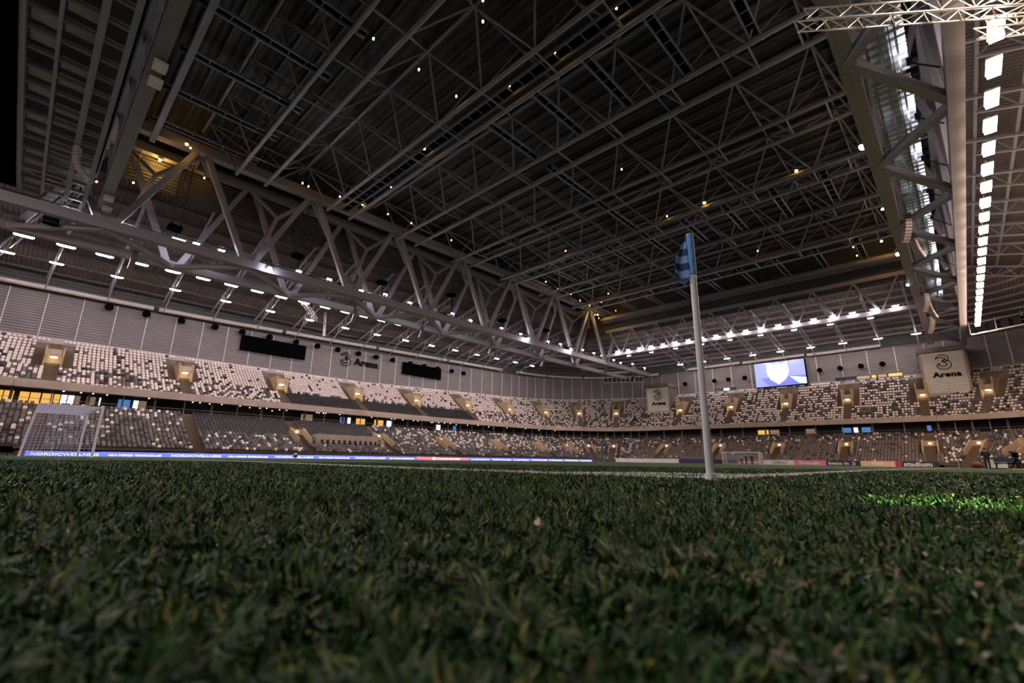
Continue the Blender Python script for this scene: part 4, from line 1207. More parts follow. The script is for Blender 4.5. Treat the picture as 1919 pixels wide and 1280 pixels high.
# rows of dark stage lights on a bar at the far ends of both main trusses
for nm, p, q in (('left', (-78, 122, 24.2), (-67.5, 128, 24.2)), ('right', (5.2, 112, 23.2), (18.5, 112, 24.6))):
    t = thing('lighting_bar', tuple((np.array(p) + q) / 2), 'bar with rows of dark stage lights at the %s far corner' % nm, 'lighting bar', 'stage light bars')
    p, q = np.array(p, float), np.array(q, float)
    member('lower_bar', p, q, .25, .25, 'steel', t); member('upper_bar', p + (0, 0, 1.9), q + (0, 0, 1.9), .18, .18, 'steel_dark', t)
    for i in range(9):
        c = p + (q - p) * (i + .5) / 9
        for zz in (.6, 1.3):
            b = MB(); b.tube(c + (0, 0, zz), c + (0, -.5, zz - .25), .2, 8, .26); b.obj('stage_light', 'black', t, loc=tuple(c + (0, 0, zz)))
    for i in range(5):
        c = p + (q - p) * i / 4
        member('upright', c, c + (0, 0, 2.4), .08, .08, 'steel', t)

# stronger amber lamps on the corner platforms of the roof
for k, (px, py, z, lb) in enumerate([(1652, 452, 39.4, 'right far'), (1120, 590, 38.6, 'left far'), (300, 300, 39.0, 'left near')]):
    p = onto(px, py, 2, z)
    t = thing('corner_lamp', tuple(p), 'amber corner lamp lighting the %s corner of the roof' % lb, 'lamp', 'amber corner lamps')
    b = MB(); b.tube((0, 0, -.1), (0, 0, .1), .14, 10); b.obj('bulb', 'lamp_corner', t)
    b = MB(); b.tube((0, 0, .1), (0, 0, .35), .2, 10, .08); b.obj('cap', 'steel_dark', t)
    b = MB(); b.tube((0, 0, .35), (0, 0, 4.9), .04, 5); b.obj('drop_rod', 'steel_roof', t)

# an added unseen spotlight on the right truss, for the green light pool below
p = np.array([0.4, 19.0, 25.2])
aim = onto(1890, 940, 2, -0.01)
t = thing('added_spotlight', tuple(p), 'added unseen spotlight clamped under the right truss above the camera', 'spotlight')
d = (aim - p) / np.linalg.norm(aim - p)
b = MB(); b.tube(p - d * .5, p, .14, 12); b.obj('barrel', 'black', t, loc=tuple(p))
b = MB(); b.tube(p, p + d * .03, .11, 12); b.obj('lens', 'lamp_work', t, loc=tuple(p))
member('clamp', p - d * .25, (0.4, 18.8, 26.0), .08, .08, 'steel_dark', t)
ld = bpy.data.lights.new('beam', 'SPOT'); ld.energy = 45000; ld.spot_size = math.radians(1.05); ld.spot_blend = .12; ld.color = (.42, 1.0, .15); ld.shadow_soft_size = .02
lo = bpy.data.objects.new('beam', ld); COL.objects.link(lo); lo.parent = t
lo.matrix_basis = Matrix.Translation(Vector(d * .06)) @ Vector(-d).to_track_quat('Z', 'Y').to_matrix().to_4x4()
# ================================================================== pillars with the arena name
def three_mesh(line=0.06):
    """the outlined numeral: a swooping stroke of changing width, drawn as its contour"""
    C = [(.02, .76, .012), (.16, .87, .05), (.36, .93, .085), (.60, .91, .105), (.76, .80, .11), (.74, .66, .10), (.58, .575, .085), (.46, .555, .05), (.62, .535, .09), (.82, .42, .125), (.86, .24, .135), (.70, .10, .12), (.46, .06, .11), (.24, .10, .10), (.12, .22, .085), (.16, .34, .05), (.27, .36, .012)]
    pts = []
    n = len(C)
    for i in range(n - 1):
        p0, p1, p2, p3 = (np.array(C[max(0, min(n - 1, i + d))]) for d in (-1, 0, 1, 2))
        for t in np.linspace(0, 1, 6, endpoint=False):
            pts.append(.5 * (2 * p1 + (p2 - p0) * t + (2 * p0 - 5 * p1 + 4 * p2 - p3) * t * t + (3 * p1 - p0 - 3 * p2 + p3) * t ** 3))
    pts.append(np.array(C[-1]))
    pts = np.array(pts)
    d = np.gradient(pts[:, :2], axis=0)
    d /= np.linalg.norm(d, axis=1)[:, None] + 1e-9
    nrm = np.stack([-d[:, 1], d[:, 0]], 1)
    Lf, Rt = pts[:, :2] + nrm * pts[:, 2:3], pts[:, :2] - nrm * pts[:, 2:3]
    loop = np.concatenate([Lf, Rt[::-1]])
    b = MB()
    for i in range(len(loop)):
        p, q = loop[i], loop[(i + 1) % len(loop)]
        e = (q - p) / (np.linalg.norm(q - p) + 1e-9)
        p2, q2 = p - e * line * .3, q + e * line * .3
        b.bar((p2[0], p2[1], 0), (q2[0], q2[1], 0), line, line * .6)
    return b.mesh('numeral', 'lettering')
def fit(me, w=None, h=None):
    co = np.array([v.co[:] for v in me.vertices])
    mn, mx_ = co.min(0), co.max(0)
    sx = w / (mx_[0] - mn[0]) if w else None
    sy = h / (mx_[1] - mn[1]) if h else None
    sx = sx or sy; sy = sy or sx
    for v in me.vertices:
        v.co.x = (v.co.x - (mn[0] + mx_[0]) / 2) * sx
        v.co.y = (v.co.y - (mn[1] + mx_[1]) / 2) * sy
    me.materials.clear()
    return me
def letters(txt, m, w, h, depth=0.06, bold=0.0, shear=0.0):
    me = fit(text_mesh(txt, 1.0, depth, bold, shear), w, h)
    me.materials.append(MATS[m])
    return bpy.data.objects.new('lettering', me)
def numeral(m, h, w=None):
    me = fit(three_mesh(), w, h)
    me.materials.append(MATS[m])
    return bpy.data.objects.new('numeral', me)

def pillar(xc, name, ztop):
    yf, w, z0 = 131.2, 7.5, 14.2
    t = thing('roof_pillar', (xc, yf + 3.5, z0), 'broad concrete roof pillar with pale cladding and arena name, %s' % name, 'pillar', 'roof pillars at the far end')
    L = (xc, yf + 3.5, z0)
    MB().box((xc, yf + 3.7, (z0 + ztop) / 2), (w, 7, ztop - z0)).obj('shaft', 'concrete', t, loc=L)
    for sx in (-1, 1):
        b = MB(); b.prism([(xc + sx * w / 2, yf, z0), (xc + sx * w / 2, yf, ztop), (xc + sx * (w / 2 - .35), yf, ztop), (xc + sx * (w / 2 - .35), yf, z0)], (0, .5, 0)); b.obj('edge', 'concrete_band', t, loc=L)
    face = MB().box((xc, yf + .05, (z0 + ztop - .9) / 2 + .5), (w - .8, .14, ztop - .9 - z0 - 1)).obj('cladding_face', 'cladding_pale', t, loc=L)
    MB().box((xc, yf + .0, z0 + .7), (w - .8, .2, .9)).obj('base_strip', 'concrete_light', t, loc=L)
    MB().box((xc, yf + 3.5, ztop - .3), (w + .5, 8.2, 1.0)).obj('cap_beam', 'concrete', t, loc=L)
    MB().box((xc + .15, yf - .03, z0 + 2.2), (.12, .08, 2.6)).obj('cable_strip', 'concrete_light', t, loc=L)
    n = numeral('lettering', 3.3, 2.5); COL.objects.link(n); place(n, (1, 0, 0), (0, 0, 1), (xc + .1, yf - .06, ztop - 3.1), face)
    a = letters('Arena', 'lettering', 4.6, 1.15, .06, .05); COL.objects.link(a); place(a, (1, 0, 0), (0, 0, 1), (xc + .25, yf - .06, ztop - 5.75), face)
pillar(0.65, 'nearer and larger, at right', 25.0)
pillar(-64.9, 'smaller, in the far left corner', 23.4)

# arena name on the far side wall
t = thing('wall_sign', (-100.2, 50.3, 20.8), 'black arena name with outlined numeral on the far side wall', 'sign')
n = numeral('lettering', 3.2, 2.7); COL.objects.link(n); place(n, (0, 1, 0), (0, 0, 1), (-100.2, 46.8, 22.25), t)
a = letters('Arena', 'lettering', 6.4, 1.75, .08, .05); COL.objects.link(a); place(a, (0, 1, 0), (0, 0, 1), (-100.2, 52.1, 22.1), t)

# black display panels, switched off
for y0, y1, z0, z1, lb in ((24.5, 37.3, 20.5, 23.5, 'long black switched-off display left of the arena name'), (62.2, 74.4, 21.05, 24.1, 'long black switched-off display right of the arena name')):
    yc, zc = (y0 + y1) / 2, (z0 + z1) / 2
    t = thing('display_panel', (-99.9, yc, z0), lb, 'display', 'black displays on the far side wall')
    MB().box((-100.0, yc, zc), (.5, y1 - y0, z1 - z0)).obj('case', 'black_rubber', t, loc=(-99.9, yc, z0))
    MB().box((-99.73, yc, zc), (.04, y1 - y0 - .3, z1 - z0 - .3)).obj('screen', 'black', t, loc=(-99.9, yc, z0))
    MB().box((-100.3, yc, zc), (.3, (y1 - y0) * .6, .3)).obj('bracket', 'steel_dark', t, loc=(-99.9, yc, z0))

# the lit screen at the far end
t = thing('video_screen', (-32.0, 136.5, 20.5), 'glowing blue video screen with a white shield on the end wall', 'screen')
x0, x1, z0, z1, yf = -38.0, -25.8, 20.6, 27.2, 136.2
L = (-32.0, 136.5, 20.5)
W_, H_ = x1 - x0, z1 - z0
MB().box(((x0 + x1) / 2, yf + .5, (z0 + z1) / 2), (W_ + .3, .9, H_ + .3)).obj('case', 'black', t, loc=L)
def scr(pts, m, d, nm='picture_field', par=None):
    b = MB(); b.prism([(x0 + u * W_, yf - d, z0 + v * H_) for u, v in pts], (0, .02, 0)); return b.obj(nm, m, par or t, loc=L)
sp = scr([(0, 0), (1, 0), (1, 1), (0, 1)], 'screen_blue', 0.02, 'screen_panel')
scr([(0, .36), (1, .36), (1, 1), (0, 1)], 'screen_pale', 0.05, par=sp)
scr([(.0, .0), (.28, 0), (.12, .36), (0, .36)], 'screen_pale', 0.06, par=sp)
scr([(.70, .34), (1, .25), (1, .02), (.86, .06)], 'screen_white', 0.08, par=sp)
sh = [(.27, .98), (.40, .90), (.47, .96), (.54, .90), (.67, .98), (.69, .55), (.63, .28), (.47, .06), (.31, .28), (.25, .55)]
scr(sh, 'screen_yellow', 0.09, 'shield_rim', sp)
scr([(.47 + (u - .47) * .8, .52 + (v - .52) * .8) for u, v in sh], 'screen_white', 0.11, 'shield', sp)
# shallow box windows under the end wall
k = 0
for pa, pb, mm in ((1338, 1352, 'glass_dark'), (1354, 1366, 'window_white'), (1368, 1378, 'glass_dark'), (1566, 1578, 'glass_dark'), (1580, 1604, 'glass_dark'), (1606, 1632, 'window_tan'), (1634, 1644, 'window_amber'), (1646, 1664, 'window_tan'), (1666, 1694, 'window_amber')):
    yw = 137.2
    xa, xc = onto(pa, 712, 1, yw)[0], onto(pb, 712, 1, yw)[0]
    wn = struct(link('window_%d' % (40 + k), None, None, ((xa + xc) / 2, yw, 20.4))); k += 1
    MB().box(((xa + xc) / 2, yw, 21.0), (xc - xa - .1, .06, .75)).obj('pane', mm, wn, loc=((xa + xc) / 2, yw, 20.4))
    b = MB()
    for zz in (20.55, 21.5): b.box(((xa + xc) / 2, yw - .03, zz), (xc - xa + .1, .16, .12))
    for xx in (xa, xc): b.box((xx, yw - .03, 21.0), (.12, .16, 1.0))
    b.obj('window_frame', 'steel_dark', wn, loc=((xa + xc) / 2, yw, 20.4))

# ================================================================== perimeter boards
def led_z(y): return 0.24 + 0.0032 * max(y, 0)
seqs = []
y = -1.8
k = 0
while y < 107:
    if abs(y - 49.4) < .5:
        seqs.append((y, y + 12.8, 'p')); y += 12.8; continue
    seqs.append((y, y + 6.4, 'n' if len(seqs) % 2 == 0 else 'h')); y += 6.4
seqs = [(a, min(b_, 108.4), c) for a, b_, c in seqs]
for k, (ya, yb, kind) in enumerate(seqs):
    yc = (ya + yb) / 2; zt = led_z(yc); zb_ = zt - .62
    t = thing('advertising_board', (-73.1, yc, zb_), ('pink' if kind == 'p' else 'blue') + ' lit advertising board along the far touchline, %s from left' % nth(k), 'advertising board', 'lit boards along the far touchline')
    L = (-73.1, yc, zb_)
    MB().box((-73.2, yc, (zt + zb_) / 2), (.16, yb - ya - .02, zt - zb_)).obj('case', 'black', t, loc=L)
    scn = MB().box((-73.1, yc, (zt + zb_) / 2 + .01), (.04, yb - ya, zt - zb_ - .04)).obj('screen', 'led_pink' if kind == 'p' else 'led_blue', t, loc=L)
    for yy in (ya + .6, yb - .6):
        MB().prism([(-73.25, yy, zb_), (-73.25, yy, zt - .1), (-73.8, yy, zb_)], (0, .06, 0)).obj('brace', 'steel_dark', t, loc=L)
    if kind == 'p':
        b = MB()
        cpt = (-73.06, yc - 2.4, zt - .34)
        n = 20
        for i in range(n):
            a0, a1 = 2 * PI * i / n, 2 * PI * (i + 1) / n
            b.prism([(cpt[0], cpt[1] + rr * math.cos(aa) * 1.5, cpt[2] + rr * math.sin(aa)) for rr, aa in ((.24, a0), (.24, a1), (.31, a1), (.31, a0))], (.02, 0, 0))
        b.box((cpt[0] + .01, cpt[1], cpt[2] - .05), (.02, .16, .36))
        b.obj('emblem', 'led_white', scn, loc=L)
        b = MB()
        for i, (u, w) in enumerate(((-1.7, .3), (-1.2, .5), (-.5, .34), (.0, .5), (.65, .4), (1.2, .3), (1.6, .6), (2.4, .5), (3.0, .5), (3.6, .5))):
            b = MB(); b.box((-73.06, yc + u + w / 2, zt - .38), (.02, w * .8, .28)); b.obj('letter', 'led_white', scn, loc=(-73.06, yc + u + w / 2, zt - .38))
    else:
        txt, h, w = ('NORDICWELLNESS', .30, 5.7) if kind == 'n' else ('HELA SVERIGES TRÄNINGSKLUBB', .30, 5.2)
        a = letters(txt, 'led_white', min(w, (yb - ya) * .9), h, .02, .012, 0 if kind == 'n' else .25)
        COL.objects.link(a); place(a, (0, 1, 0), (0, 0, 1), (-73.06, yc + (.1 if kind == 'n' else 0), zt - .36), scn)
far_boards = [(-67.6, -64.5, 'board_white', None, None), (-64.4, -57.5, 'board_white', None, None), (-57.4, -50.0, 'board_white', None, None), (-49.9, -42.6, 'board_purple', None, None), (-42.5, -36.6, 'board_dark', None, None),
              (-36.5, -30.95, 'board_red', None, 'blocks'), (-30.9, -25.1, 'board_white', 'OBILL', ('steel_dark', 2.9, .55, 0.0)), (-25.05, -19.45, 'board_pink', 'Scandic', ('board_white', 3.9, .7, .03)),
              (-19.4, -13.9, 'board_purple', 'beans in', ('board_white', 3.3, .62, .03)), (-13.8, -8.6, 'board_peach', None, 'oval'), (-8.5, -7.7, 'board_red', None, None), (-7.6, -3.3, 'board_purple', 'stadium', ('board_white', 3.9, .8, .04)), (-3.2, -2.5, 'board_dark', None, None)]
CW = {'board_white': 'white', 'board_purple': 'dark purple', 'board_dark': 'black', 'board_red': 'red', 'board_pink': 'pink', 'board_peach': 'peach'}
for k, (xa, xb, m, txt, opt) in enumerate(far_boards):
    xc = (xa + xb) / 2; yf = 110.0; zt = 1.0; L = (xc, yf, 0)
    t = thing('advertising_board', L, '%s advertising board behind the far goal line, %s from left' % (CW[m], nth(k)), 'advertising board', 'boards behind the far goal line')
    pnl = MB().box((xc, yf, .5), (xb - xa, .12, 1.0)).obj('panel', m, t, loc=L)
    MB().prism([(xc - .03, yf + .06, 0), (xc - .03, yf + .7, 0), (xc - .03, yf + .06, .9)], (.06, 0, 0)).obj('brace', 'steel_dark', t, loc=L)
    if txt:
        a = letters(txt, opt[0], opt[1], opt[2], .02, opt[3]); COL.objects.link(a)
        place(a, (1, 0, 0), (0, 0, 1), (xc - (.7 if txt == 'beans in' else 0) + (.3 if txt == 'OBILL' else 0), yf - .075, .5), pnl)
        if txt == 'beans in':
            b = MB()
            for i in range(10):
                a0 = -2.6 + 4.4 * i / 10; a1 = -2.6 + 4.4 * (i + 1) / 10
                b.bar((xc + 1.7 + .28 * math.cos(a0), yf - .07, .45 + .28 * math.sin(a0)), (xc + 1.7 + .28 * math.cos(a1), yf - .07, .45 + .28 * math.sin(a1)), .1)
            b.bar((xc + 1.55, yf - .07, .85), (xc + 1.75, yf - .07, .4), .1)
            b.obj('emblem', 'board_white', pnl, loc=L)
    elif opt == 'blocks':
        b = MB()
        for i in range(9):
            b = MB(); b.box((xc - 2.1 + .52 * i, yf - .07, .42 + .04 * (i % 3)), (.36, .02, .42)); b.obj('letter', 'board_white', pnl, loc=(xc - 2.1 + .52 * i, yf, .4))
    elif opt == 'oval':
        b = MB(); b.prism([(xc + 1.0 * math.cos(a), yf - .06, .5 + .3 * math.sin(a)) for a in np.linspace(0, 2 * PI, 18, endpoint=False)], (0, -.02, 0)); b.obj('emblem', 'board_white', pnl, loc=L)
# boards behind the near goal line, out of the picture: they light and shade the turf
for k in range(5):
    xa = -65.9 + 12.6 * k; xc = xa + 6.2; yb_ = -3.45 if k > 3 else -3.9; L = (xc, yb_, -fall(xc, yb_))
    t = thing('advertising_board', L, 'blue lit advertising board behind the near goal line, %s from left' % nth(k), 'advertising board', 'boards behind the near goal line')
    MB().box((xc, yb_ - .1, .45), (12.4, .16, .9)).obj('case', 'black', t, loc=L)
    MB().box((xc, yb_, .47), (12.4, .04, .82)).obj('screen', 'led_blue', t, loc=L)
for k in range(2):
    xc = 0.2 + 4.1 * k; L = (xc, -4.3, 0)
    t = thing('advertising_board', L, 'plain dark advertising board behind the camera, %s from left' % nth(k), 'advertising board', 'plain boards behind the camera')
    MB().box((xc, -4.3, .5), (4.0, .1, 1.0)).obj('panel', 'board_dark', t, loc=L)
    MB().prism([(xc, -4.35, 0), (xc, -4.9, 0), (xc, -4.35, .9)], (.06, 0, 0)).obj('brace', 'steel_dark', t, loc=L)

# ================================================================== goals
def goal(yl, back, label):
    t = thing('football_goal', (-34, yl, -fall(-34, yl)), label, 'goal', 'goals')
    L = (-34, yl, 0)
    x0, x1 = -37.66 - .06, -30.34 + .06
    for x in (x0, x1):
        b = MB(); b.tube((x, yl, -.05), (x, yl, 2.5), .06, 12); b.obj('post', 'post_white', t, loc=L, smooth=False)
    b = MB(); b.tube((x0, yl, 2.44 + .06), (x1, yl, 2.44 + .06), .06, 12); b.obj('crossbar', 'post_white', t, loc=L)
    d1, d2 = back * 2.3, back * 2.5
    for x in (x0, x1):
        b = MB(); b.bar((x, yl, 2.46), (x, yl + d1, 2.46), .05).bar((x, yl + d1, 2.46), (x, yl + d2, 0), .05); b.obj('net_support', 'post_white', t, loc=L)
    b = MB(); b.bar((x0, yl + d1, 2.46), (x1, yl + d1, 2.46), .05).bar((x0, yl + d2, .03), (x1, yl + d2, .03), .06); b.obj('net_bar', 'post_white', t, loc=L)
    nb = MB(); th = .010; g = .16
    def cord(p, q): nb.bar(p, q, th)
    n = int((x1 - x0) / g)
    for i in range(n + 1):
        x = x0 + (x1 - x0) * i / n
        cord((x, yl, 2.44), (x, yl + d1, 2.44)); cord((x, yl + d1, 2.44), (x, yl + d2, 0))
    for i in range(1, 11): cord((x0, yl + d1 * i / 11, 2.44), (x1, yl + d1 * i / 11, 2.44))
    for i in range(18):
        f = i / 18; cord((x0, yl + d2 + (d1 - d2) * f, 2.44 * f), (x1, yl + d2 + (d1 - d2) * f, 2.44 * f))
    for x in (x0, x1):
        for i in range(18):
            z = 2.44 * i / 18; cord((x, yl, z), (x, yl + d2 + (d1 - d2) * z / 2.44, z))
        for i in range(1, 15):
            f = i / 15; cord((x, yl + d2 * f, 0), (x, yl + d1 * f, 2.44))
    o = nb.obj('net', 'net', t, loc=L); o.location.z = 0
    for ch in t.children: ch.location.z = 0
    o['kind'] = 'stuff'
goal(0.0, -1, 'white football goal with net at left, nearer to the camera')
goal(105.0, 1, 'small distant white football goal at the far end')

# ================================================================== corner flags
def corner_flag(x, y, label, detailed):
    t = thing('corner_flag', (x, y, -fall(x, y)), label, 'corner flag', 'corner flags')
    b = MB(); b.tube((0, 0, -.04), (0, 0, 1.5), .0215, 20, .0195); b.obj('pole', 'post_white', t, smooth=True)
    b = MB(); b.tube((0, 0, 1.225), (0, 0, 1.503), .0245, 20, .0235, caps=False)
    b.tube((0, 0, 1.23), (0, 0, 1.502), .0215, 20, .0205, caps=False)
    b.obj('sleeve', 'flag_sleeve', t, smooth=True)
    b = MB(); b.tube((0, 0, -.035), (0, 0, .012), .03, 16); b.obj('base_collar', 'white_paint', t, smooth=True)
    # limp cloth hanging beside the pole: u runs out from the pole, v runs down
    d = -RX if detailed else np.array([-1.0, 0, 0])
    d = np.array([d[0], d[1], 0]); d /= np.linalg.norm(d)
    e = np.array([-d[1], d[0], 0])
    nu, nv = (26, 64) if detailed else (8, 20)
    vs, fs, mi = [], [], []
    for j in range(nv + 1):
        v = j / nv
        for i in range(nu + 1):
            u = i / nu
            reach = .014 + .078 * min(1.0, v * 1.35) ** .7
            drop = v * .245 + .03 * u * (1 - v) + .085 * v * v * (1 - abs(2 * u - .75)) * (u < .9) + .01 * math.sin(u * 8) * v
            out = .020 + u * reach
            wave = .013 * math.sin(u * 6.5 + v * 1.3) * (0.3 + v)
            p = d * out + e * wave
            vs.append((p[0], p[1], 1.485 - drop - .004))
    for j in range(nv):
        for i in range(nu):
            fs.append((j * (nu + 1) + i, j * (nu + 1) + i + 1, (j + 1) * (nu + 1) + i + 1, (j + 1) * (nu + 1) + i))
            mi.append(0)
    b = MB(); b.v, b.f, b.m = vs, fs, mi
    o = b.obj('flag', 'flag_cloth', t, smooth=True)
    so = o.modifiers.new('cloth', 'SOLIDIFY'); so.thickness = .002
    b = MB(); b.bar(tuple(d * .0255 + (0, 0, 1.23)), tuple(d * .0245 + (0, 0, 1.495)), .006, .008); b.obj('seam', 'flag_dark', t)
corner_flag(0.0, 0.0, 'tall white corner flag pole with limp blue striped flag, closest to the camera', True)
corner_flag(-68.0, 0.0, 'tiny distant corner flag beside the left goal net', False)
corner_flag(-68.0, 105.0, 'tiny corner flag at the far end of the long blue board', False)
corner_flag(0.0, 105.0, 'tiny corner flag at the far right end of the touchline', False)

# ================================================================== people
def person(loc, rz, label, cloth, legs, arms='down', h=1.78, hair='cloth_dark'):
    me = bpy.data.meshes.new('person')
    k = h / 1.78
    J = {'pel': (0, 0, .95), 'bel': (.01, 0, 1.1), 'che': (0, 0, 1.32), 'nk': (0, 0, 1.5), 'hd': (.02, 0, 1.62), 'tp': (.01, 0, 1.73)}
    E_ = [('pel', 'bel'), ('bel', 'che'), ('che', 'nk'), ('nk', 'hd'), ('hd', 'tp')]
    Rr = {'pel': (.18, .14), 'bel': (.185, .14), 'che': (.21, .155), 'nk': (.06, .06), 'hd': (.085, .1), 'tp': (.06, .07)}
    for s2, nm in ((1, 'l'), (-1, 'r')):
        J['hip' + nm] = (0, .095 * s2, .88); J['kn' + nm] = (.03, .10 * s2, .50); J['an' + nm] = (-.01, .10 * s2, .09); J['to' + nm] = (.15, .12 * s2, .04)
        J['sh' + nm] = (0, .2 * s2, 1.42)
        if arms == 'down':
            J['el' + nm] = (-.03, .27 * s2, 1.15); J['wr' + nm] = (.06, .27 * s2, .9); J['ha' + nm] = (.1, .26 * s2, .8)
        elif arms == 'front':
            J['el' + nm] = (-.02, .29 * s2, 1.16); J['wr' + nm] = (.18, .16 * s2, 1.08); J['ha' + nm] = (.22, .06 * s2, 1.1)
        else:
            J['el' + nm] = (.0, .32 * s2, 1.18); J['wr' + nm] = (.02, .19 * s2, 1.0); J['ha' + nm] = (.08, .12 * s2, .98)
        E_ += [('pel', 'hip' + nm), ('hip' + nm, 'kn' + nm), ('kn' + nm, 'an' + nm), ('an' + nm, 'to' + nm), ('che', 'sh' + nm), ('sh' + nm, 'el' + nm), ('el' + nm, 'wr' + nm), ('wr' + nm, 'ha' + nm)]
        for q, rr in (('hip', .11), ('kn', .082), ('an', .065), ('to', .04), ('sh', .09), ('el', .068), ('wr', .038), ('ha', .04)): Rr[q + nm] = (rr, rr)
    names = list(J)
    me.from_pydata([tuple(c * k for c in J[n]) for n in names], [(names.index(a), names.index(b)) for a, b in E_], [])
    o = bpy.data.objects.new('body', me); COL.objects.link(o)
    o.modifiers.new('skin', 'SKIN'); sd = o.modifiers.new('sub', 'SUBSURF'); sd.levels = 1; sd.render_levels = 1
    for i, n in enumerate(names):
        me.skin_vertices[0].data[i].radius = tuple(c * k for c in Rr[n])
    me.skin_vertices[0].data[0].use_root = True
    bpy.context.view_layer.update()
    m2 = bpy.data.meshes.new_from_object(o.evaluated_get(bpy.context.evaluated_depsgraph_get()))
    bpy.data.objects.remove(o)
    m2.materials.clear()
    for mm in (cloth, legs, 'skin', 'black'): m2.materials.append(MATS[mm])
    hands = [np.array(J['hal']) * k, np.array(J['har']) * k]
    for p in m2.polygons:
        c = np.array(p.center)
        idx = 0
        if c[2] < .93 * k and abs(c[1]) < .24 * k: idx = 1
        if c[2] < .1 * k: idx = 3
        if c[2] > 1.5 * k or min(np.linalg.norm(c - hd) for hd in hands) < .075 * k: idx = 2
        p.material_index = idx; p.use_smooth = True
    t = thing('person', loc, label, 'person', None, rz)
    b_ = link('body', m2, t)
    # hair cap, nose, ears as small children of the figure
    hb = bmesh.new(); bmesh.ops.create_icosphere(hb, subdivisions=2, radius=.112 * k)
    for v in hb.verts:
        v.co.x *= 1.05; v.co.y *= .9
    bmesh.ops.delete(hb, geom=[v for v in hb.verts if v.co.z < -.03 * k and v.co.x > -.03 * k or v.co.z < -.08 * k], context='VERTS')
    hm = bpy.data.meshes.new('hair'); hb.to_mesh(hm); hb.free(); hm.materials.append(MATS[hair])
    link('hair', hm, t).location = (.0, 0, 1.675 * k)
    fb = MB(); fb.prism([(.10 * k, -.015, 1.64 * k), (.10 * k, .015, 1.64 * k), (.125 * k, 0, 1.615 * k)], (0, 0, -.02)); fb.obj('nose', 'skin', t)
    for s2 in (1, -1):
        fb = MB()
        for f in range(4):
            q0 = np.array(J['ha' + ('l' if s2 > 0 else 'r')]) * k
            fb.tube(q0 + (.0, (f - 1.5) * .02, -.01), q0 + (.035, (f - 1.5) * .02, -.075 - .008 * (f in (1, 2))), .009, 5, .007)
        fb.tube(q0 + (.02, -.045 * s2, 0), q0 + (.055, -.05 * s2, -.03), .010, 5, .008)
        fb.obj('fingers', 'skin', t)
    return t
person((2.35, 57.0, 0), PI / 2, 'person in dark jacket and trousers standing beside the right touchline', 'cloth_dark', 'cloth_dark', 'front', 1.80)
for px, cl, lg, lb, rz in ((1390, 'cloth_blue', 'cloth_dark', 'person in light blue top standing before the distant goal', -1.2), (1399, 'cloth_navy', 'cloth_navy', 'person in navy clothing standing between two others before the distant goal', -2.0), (1410, 'cloth_green', 'cloth_dark', 'person in dark green top standing right of two others at distant goal', -1.7)):
    p = onto(px, 868, 1, 93.0)
    person((float(p[0]), 93.0, 0), rz, lb, cl, lg, 'front' if px == 1399 else 'down', 1.78)

# ================================================================== small things around the pitch
p = onto(553, 858, 0, -71.6); L = (-71.6, float(p[1]), -.45)
t = thing('pitchside_camera', L, 'small pitchside camera under a pinkish cover before the blue boards', 'camera')
b = MB()
for a in (0.4, 2.5, 4.6): b.bar((.0, 0, .45), (.32 * math.cos(a), .32 * math.sin(a), 0), .05)
b.obj('tripod', 'black', t)
MB().box((0, 0, .55), (.35, .5, .28)).obj('camera_body', 'black', t)
hb = bmesh.new(); bmesh.ops.create_icosphere(hb, subdivisions=2, radius=.27)
for v in hb.verts: v.co.z *= .95; v.co.x += .03 * math.sin(v.co.y * 14)
hm = bpy.data.meshes.new('cover'); hb.to_mesh(hm); hb.free(); hm.materials.append(MATS['pink_cover']); c = link('rain_cover', hm, t); c.location = (0, 0, .78)
MB().tube((.2, 0, .72), (.36, 0, .7), .09, 10).obj('lens', 'black', t)

# gear at the right touchline: a bench, a case, a camera on a tripod, a red bag, a yellow cable
def at_px(px, y): return float(onto(px, 876, 1, y)[0])
t = thing('equipment_case', (at_px(1870, 60), 60, 0), 'pale grey equipment case on the ground right of the standing person', 'case')
MB().box((0, 0, .45), (1.3, .7, .75)).obj('body', 'speaker_white', t); MB().box((0, 0, .86), (1.34, .74, .08)).obj('lid', 'steel', t); MB().box((0, -.38, .5), (.3, .05, .08)).obj('handle', 'black', t); MB().box((0, 0, .04), (1.1, .5, .08)).obj('feet', 'black_rubber', t)
x = at_px(1908, 45)
t = thing('television_camera', (x, 45, 0), 'black television camera on a tripod at the right edge of the picture', 'camera')
for a in (.3, 2.4, 4.5): member('tripod_leg', (x, 45, .75), (x + .42 * math.cos(a), 45 + .42 * math.sin(a), 0), .045, .045, 'black', t)
MB().box((x, 45, .95), (.3, .7, .32)).obj('camera_body', 'black', t, loc=(x, 45, 0)); MB().tube((x, 45.3, .95), (x, 45.8, .95), .12, 12, .14).obj('lens', 'black', t, loc=(x, 45, 0)); MB().box((x - .2, 44.8, 1.15), (.2, .25, .14)).obj('viewfinder', 'steel_dark', t, loc=(x, 45, 0))
x = at_px(1889, 50)
t = thing('team_bench', (x, 50, 0), 'low black bench beside the right touchline near the picture edge', 'bench')
MB().box((0, 0, .42), (1.4, .4, .06)).obj('seat', 'black', t)
for dx in (-.6, .6): MB().box((dx, 0, .2), (.08, .36, .4)).obj('leg', 'black', t)
MB().prism([(-.7, .2, .5), (.7, .2, .5), (.7, .28, .85), (-.7, .28, .85)], (0, .05, 0)).obj('backrest', 'cloth_navy', t)
x = at_px(1832, 62)
hb = bmesh.new(); bmesh.ops.create_icosphere(hb, subdivisions=3, radius=.36)
for v in hb.verts: v.co.z *= .8; v.co.x *= 1.15 + .12 * math.sin(5 * v.co.y)
hm = bpy.data.meshes.new('kit_bag'); hb.to_mesh(hm); hb.free(); hm.materials.append(MATS['red_cloth'])
